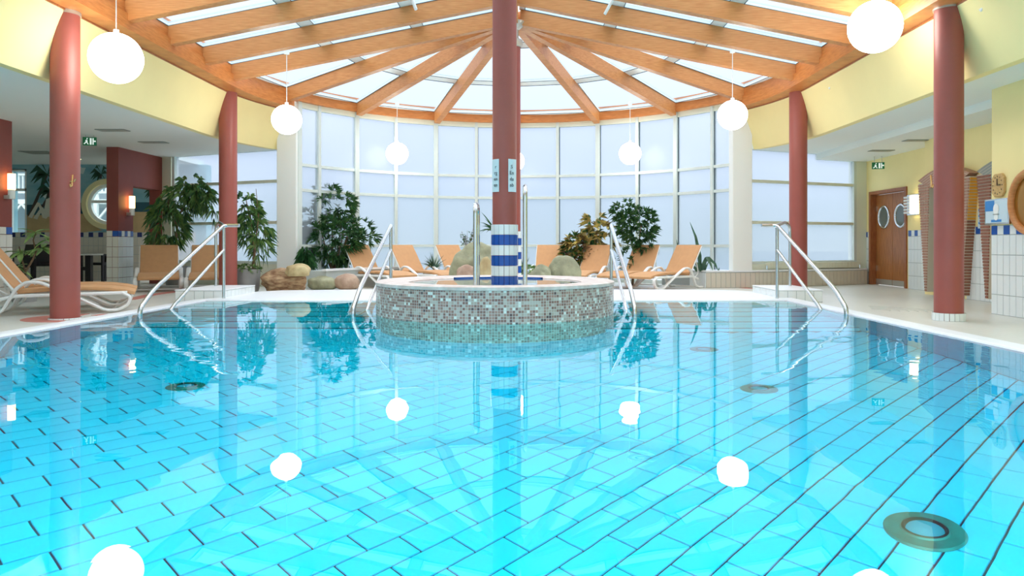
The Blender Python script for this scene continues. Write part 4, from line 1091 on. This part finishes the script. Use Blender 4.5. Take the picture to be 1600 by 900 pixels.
MB().box((XB-.06, 9.02, 1.13), (XB, 9.50, 1.45)).build('case', 'chrome', t)
MB().box((XB-.063, 9.04, 1.15), (XB-.06, 9.48, 1.43)).build('print', 'posterl', t)
MB().box((XB-.066, 9.30, 1.30), (XB-.063, 9.48, 1.43)).build('print_blue', 'posterb', t); MB().box((XB-.066, 9.16, 1.16), (XB-.063, 9.36, 1.19)).build('print_blue', 'posterb', t)
MB().disc((XB-.066, 9.26, 1.32), (-1,0,0), .055, .003, 20, r2=.07).build('print_face', 'white', t); MB().disc((XB-.066, 9.26, 1.22), (-1,0,0), .04, .003, 16).build('print_face', 'white', t)
MB().box((XB-.07, 9.2, 1.25), (XB-.066, 9.32, 1.262)).build('print_band', 'vent', t)
t = empty('poster', (XS, 11.5, 1.28), 'blue and white poster between the two shower portals', 'picture')
MB().box((XS-.02, 11.30, 1.13), (XS, 11.62, 1.44)).build('sheet', 'posterl', t)
for z in (1.16, 1.27, 1.36): MB().slab([(XS-.022, 11.32, z), (XS-.022, 11.6, z+.04), (XS-.022, 11.6, z+.07), (XS-.022, 11.36, z+.03)], (1,0,0), .002).build('print_blue', 'posterb', t)
t = empty('wall_clock', (XB, 9.28, 1.62), 'sandstone octagonal wall clock above the picture box', 'clock')
oc = [(-.07,-.145),(.07,-.145),(.12,-.09),(.12,.09),(.07,.145),(-.07,.145),(-.12,.09),(-.12,-.09)]
MB().slab([(XB-.035, 9.28+u, 1.62+v) for u, v in oc], (1,0,0), .035).build('plate', 'stone', t, bevel=.008)
MB().box((XB-.045, 9.275, 1.62), (XB-.037, 9.29, 1.70)).build('minute_hand', 'bark', t); MB().box((XB-.045, 9.22, 1.615), (XB-.037, 9.29, 1.63)).build('hour_hand', 'bark', t)
for k in range(12):
    a = 2*PI*k/12; MB().disc((XB-.036, 9.28+.09*math.cos(a), 1.62+.11*math.sin(a)), (-1,0,0), .008, .004, 8).build('hour_mark', 'bark', t)
t = empty('round_mirror', (XB, 8.66, 1.38), 'round mirror in a light wooden ring at the right frame edge', 'mirror')
MB().ring((XB-.03, 8.66, 1.38), (1,0,0), .36, .045, 48, 8).build('wood_ring', 'rafterwood', t, smooth=True)
MB().disc((XB-.012, 8.66, 1.38), (-1,0,0), .34, .008, 40).build('glass', mat('amber_mirror', (170, 120, 50), .15, metal=.5), t)
# vents and sensors on the yellow fascia
def fpoint(sgn, px, z):
    xf = sgn*(5.42-.2*(z-2.83)/.79); X = AX+xf-sgn*.012; s_ = (px-CX)/X; return Vector((X, F/s_, z))
def vent(sgn, px, z, wd, hg, label, slats=5):
    c = fpoint(sgn, px, z); t = empty('wall_vent', tuple(c), label, 'vent', 'air vents in the yellow fascia')
    n = Vector((-sgn, 0, 0)); k = -sgn*.2/.79
    def q(y, z_): return (c.x+k*(z_-c.z)*1.0, c.y+y, z_)
    for a, b, e0, e1 in ((-wd/2, wd/2, -hg/2, -hg/2+.03), (-wd/2, wd/2, hg/2-.03, hg/2), (-wd/2, -wd/2+.03, -hg/2, hg/2), (wd/2-.03, wd/2, -hg/2, hg/2)):
        MB().slab([q(a, z+e0), q(b, z+e0), q(b, z+e1), q(a, z+e1)], n, .02).build('frame', 'white', t)
    MB().slab([q(-wd/2, z-hg/2), q(wd/2, z-hg/2), q(wd/2, z+hg/2), q(-wd/2, z+hg/2)], n, .004).build('grille', 'vent', t)
    for i in range(slats):
        zz = z-hg/2+.035+(hg-.07)*(i+.5)/slats
        MB().slab([q(-wd/2+.03, zz-.006), q(wd/2-.03, zz-.006), q(wd/2-.03, zz+.008), q(-wd/2+.03, zz+.008)], n, .012).build('slat', 'white', t)
vent(-1, 10, 3.38, .5, .22, 'white air vent at the top left corner of the photo', 6)
vent(-1, 287, 3.47, .3, .16, 'white air vent between the two left columns', 1)
vent(1, 1404, 3.48, .34, .16, 'slatted white air vent left of the near right column', 4)
vent(1, 1226, 3.46, .3, .16, 'small white air vent left of the far right column', 1)
def sensor(sgn, px, z, label):
    c = fpoint(sgn, px, z); t = empty('speaker', tuple(c), label, 'speaker', 'small white wall speakers')
    MB().disc(c, (-sgn, 0, 0), .045, .05, 20, r2=.075).build('housing', 'white', t, bevel=.01); MB().disc(c+Vector((-sgn*.05, 0, .01)), (-sgn, 0, 0), .015, .004, 10, r2=.03).build('opening', 'black', t)
sensor(-1, 373, 3.42, 'small white wall speaker right of the far left column'); sensor(1, 1300, 3.50, 'small white wall speaker right of the far right column'); sensor(1, 1539, 3.5, 'small white wall speaker at the top right corner')
# ceiling grilles
def grille(px, py, z, label, w_=.5, h_=.22):
    s_ = (CY-py)/(z-H); d = F/s_; X = (px-CX)/s_; t = empty('ceiling_vent', (X, d, z), label, 'vent', 'flat ceiling vents')
    MB().box((X-w_/2, d-h_/2, z-.012), (X+w_/2, d+h_/2, z-.001)).build('plate', 'vent', t)
    for k in range(6): MB().box((X-w_/2+.02, d-h_/2+.02+k*h_/7, z-.018), (X+w_/2-.02, d-h_/2+.03+k*h_/7, z-.012)).build('slat', 'zinc', t)
grille(176, 203, ZC, 'ceiling vent right of the near left column'); grille(240, 222, ZC, 'ceiling vent nearest the red partition'); grille(62, 238, ZC, 'dark ceiling vent left of the near left column', .6, .5)
grille(1377, 235, 2.73, 'ceiling vent above the exit sign over the doors', .45, .2); grille(1433, 219, 2.73, 'ceiling vent half behind the near right column', .45, .2)
t = empty('spot_lamp', tuple(at(124, 245, 17)), 'tiny recessed ceiling spot lamp in front of the mural', 'lamp')
MB().cyl(at(124, 245, 17).x, 17, ZC-.02, ZC-.001, .06, 16).build('ring', 'chrome', t); MB().cyl(at(124, 245, 17).x, 17, ZC-.024, ZC-.02, .04, 16).build('bulb', 'lampc', t)
# wall lamps, left
def tubelamp(y, z, label):
    t = empty('wall_lamp', (XP, y, z), label, 'wall lamp', 'warm tube wall lamps'); x = XP+.09
    MB().cyl(x, y, z-.05, z+.2, .055, 20).build('glass_tube', 'lamp', t, smooth='auto'); MB().cyl(x, y, z-.2, z-.05, .05, 20).build('holder', 'white', t, smooth='auto')
    MB().box((XP, y-.05, z-.2), (x, y+.05, z-.14)).build('bracket', 'zinc', t)
tubelamp(11.76, 1.80, 'glowing tube lamp on the red pillar at the left frame edge'); tubelamp(15.35, 1.68, 'glowing tube lamp on the red partition beside the passage')
# hooks on the near columns
for X, y, r, px, lab in ((-5.44, 8.75, .155, 107, 'small brass hook on the near left column'), (4.90, 8.62, .155, 1466, 'small brass hook on the near right column')):
    d = y-r; c = Vector(at(px, 283, d-.0)); c.y = y-math.sqrt(max(0, r*r-(c.x-X)**2)); t = empty('hook', tuple(c), lab, 'hook')
    MB().tube([c+Vector((0,.0,.08)), c+Vector((0,-.012,.0)), c+Vector((0,-.012,-.05)), c+Vector((0,-.04,-.06)), c+Vector((0,-.05,-.03))], .010, 8).build('stem', 'brass', t, smooth='auto')
    if X < 0: MB().tube([c+Vector((-.045,-.02,.03)), c+Vector((-.03,-.02,.0)), c+Vector((.03,-.02,.0)), c+Vector((.045,-.02,.03))], .007, 8).build('prongs', 'brass', t, smooth='auto')
# radiator on the bench wall
p0, p1 = Vector((4.98, 15.50, 0)), Vector((7.4, 16.50, 0)); dr_ = (p1-p0).normalized(); nr = Vector((dr_.y, -dr_.x, 0))
t = empty('radiator', (p0.x, p0.y, .36), 'long cream radiator under the right hand windows', 'radiator')
MB().beam(p0+Vector((0,0,.37)), p1+Vector((0,0,.37)), .07, .13).build('panel', 'cream', t, bevel=.008)
for k in range(30): q = p0.lerp(p1, (k+.5)/30)+nr*.037+Vector((0,0,.375)); MB().beam(q-dr_*.02, q+dr_*.02, .006, .12).build('fin', 'cream', t)
for q in (p0+nr*.05, p1-dr_*.05+nr*.05): MB().tube([q+Vector((0,0,.36)), q+Vector((0,0,.44))], .018, 8).build('valve', 'chrome', t)

# ------------------------------------------------------------------ cafe corner: table and black chairs
def chair():
    t = empty('armchair', (0,0,0))
    MB().box((-.24,-.22,.40), (.24,.24,.46)).build('seat', 'black', t, bevel=.01)

    MB().slab([(-.22,.20,.46), (.22,.20,.46), (.22,.28,.88), (-.22,.28,.88)], (0,1,-.15), .03).build('backrest', 'black', t)
    for x in (-.25, .25):
        for y in (-.2, .22): MB().box((x-.025, y-.025, 0), (x+.025, y+.025, .64)).build('leg', 'black', t)
        MB().box((x-.03, -.22, .62), (x+.03, .24, .655)).build('armrest', 'black', t)
    return t
tx, ty = at(128, 440, 16.6).x, 16.6
t = empty('cafe_table', (tx, ty, 0), 'small pale topped table left of the tiled partition', 'table')
MB().cyl(tx, ty, .64, .67, .42, 32).build('table_top', 'tile2', t); MB().box((tx-.2, ty-.05, .0), (tx-.1, ty+.05, .64)).build('leg', 'black', t); MB().box((tx+.1, ty-.05, .0), (tx+.22, ty+.05, .64)).build('leg', 'black', t); MB().box((tx-.2, ty-.04, .3), (tx+.2, ty+.04, .38)).build('stretcher', 'black', t)
c0 = chair(); c0.location = (at(152, 440, 17.4).x+.15, 17.4, 0); c0.rotation_euler = (0,0,R(-25)); tag(c0, 'black armchair right of the small pale table', 'chair', 'black cafe chairs')
for px, d, rz, lab in ((112, 17.4, 120, 'black armchair mostly hidden behind the near left column'), (72, 16.5, 30, 'black chair seen through the frangipani leaves'), (26, 15.5, -30, 'dark chair at the far left behind the lounger back')):
    c = copy_tree(c0); c.location = (at(px, 440, d).x, d, 0); c.rotation_euler = (0,0,R(rz)); tag(c, lab, 'chair', 'black cafe chairs')

# ------------------------------------------------------------------ pool floor fittings
def drain(px, py, r, label, big=False):
    s_ = flo(px, py, ZW); v = Vector((s_.x, s_.y)); L = v.length; tn = (H-ZW)/L; inc = PI/2-math.atan(tn); rf_ = math.asin(math.sin(inc)/1.333)
    k = (L+(ZW-ZB)*math.tan(rf_))/L; x, y = s_.x*k, s_.y*k
    t = empty('floor_drain', (x, y, ZB), label, 'drain', 'round fittings in the pool floor')
    MB().lathe(x, y, [(r, ZB+.0), (r, ZB+.012), (r*.96, ZB+.02), (r*.6, ZB+.02), (r*.56, ZB+.035), (r*.5, ZB+.035)], 36).build('flange', mat('verdigris', (50, 120, 112), .4, noise=.3, nscale=10), t, smooth='auto')
    MB().lathe(x, y, [(r*.56, ZB+.036), (r*.5, ZB+.045), (r*.46, ZB+.01)], 36).build('inner_ring', 'black', t, smooth='auto')
    MB().lathe(x, y, [(r*.46, ZB+.02), (r*.2, ZB+.028), (.001, ZB+.03)], 36).build('cover', 'wallt', t, smooth='auto')
drain(1445, 830, .17, 'large round drain with dark ring in the near right pool floor', True)
drain(290, 604, .14, 'small dark round fitting in the left pool floor'); drain(1186, 608, .14, 'small round fitting in the pool floor right of centre'); drain(1100, 546, .14, 'far small round fitting right of the mosaic tub')

# ------------------------------------------------------------------ outside: white timber verandah
t = empty('verandah_house', (-15, 25, -.25), 'white timber verandah with braces outside the left windows', 'building')
MB().box((-24, 28, -.25), (-13, 28.3, 7)).build('house_wall', mat('pale_blue_render', (200, 214, 222), .8), t)
MB().box((-24, 25, 2.25), (-13, 28, 2.4)).build('upper_floor', 'white', t)
for k in range(11):
    x = -23.5+k
    MB().box((x-.06, 24.94, -.25), (x+.06, 25.06, 5)).build('post', 'white', t)
    MB().beam((x, 25, 1.6), (x+.5, 25, 2.2), .07, .09, up=(0,0,1)).build('brace', 'white', t); MB().beam((x+1, 25, 1.6), (x+.5, 25, 2.2), .07, .09, up=(0,0,1)).build('brace', 'white', t)
for z in (.3, .9, 2.6, 3.2): MB().box((-24, 24.96, z), (-13, 25.04, z+.07)).build('handrail', 'white', t)
m = MB()
for k in range(82):
    x = -23.9+k*.133; m.box((x, 24.98, .3), (x+.04, 25.02, .9)); m.box((x, 24.98, 2.6), (x+.04, 25.02, 3.2))
tag(m.build('balusters', 'white', t), kind='stuff')
MB().slab([(-24, 24.2, 4.6), (-13, 24.2, 4.6), (-13, 28, 6.6), (-24, 28, 6.6)], (0,0,1), .1).build('roof', mat('grey_roof', (150, 158, 164), .8), t)
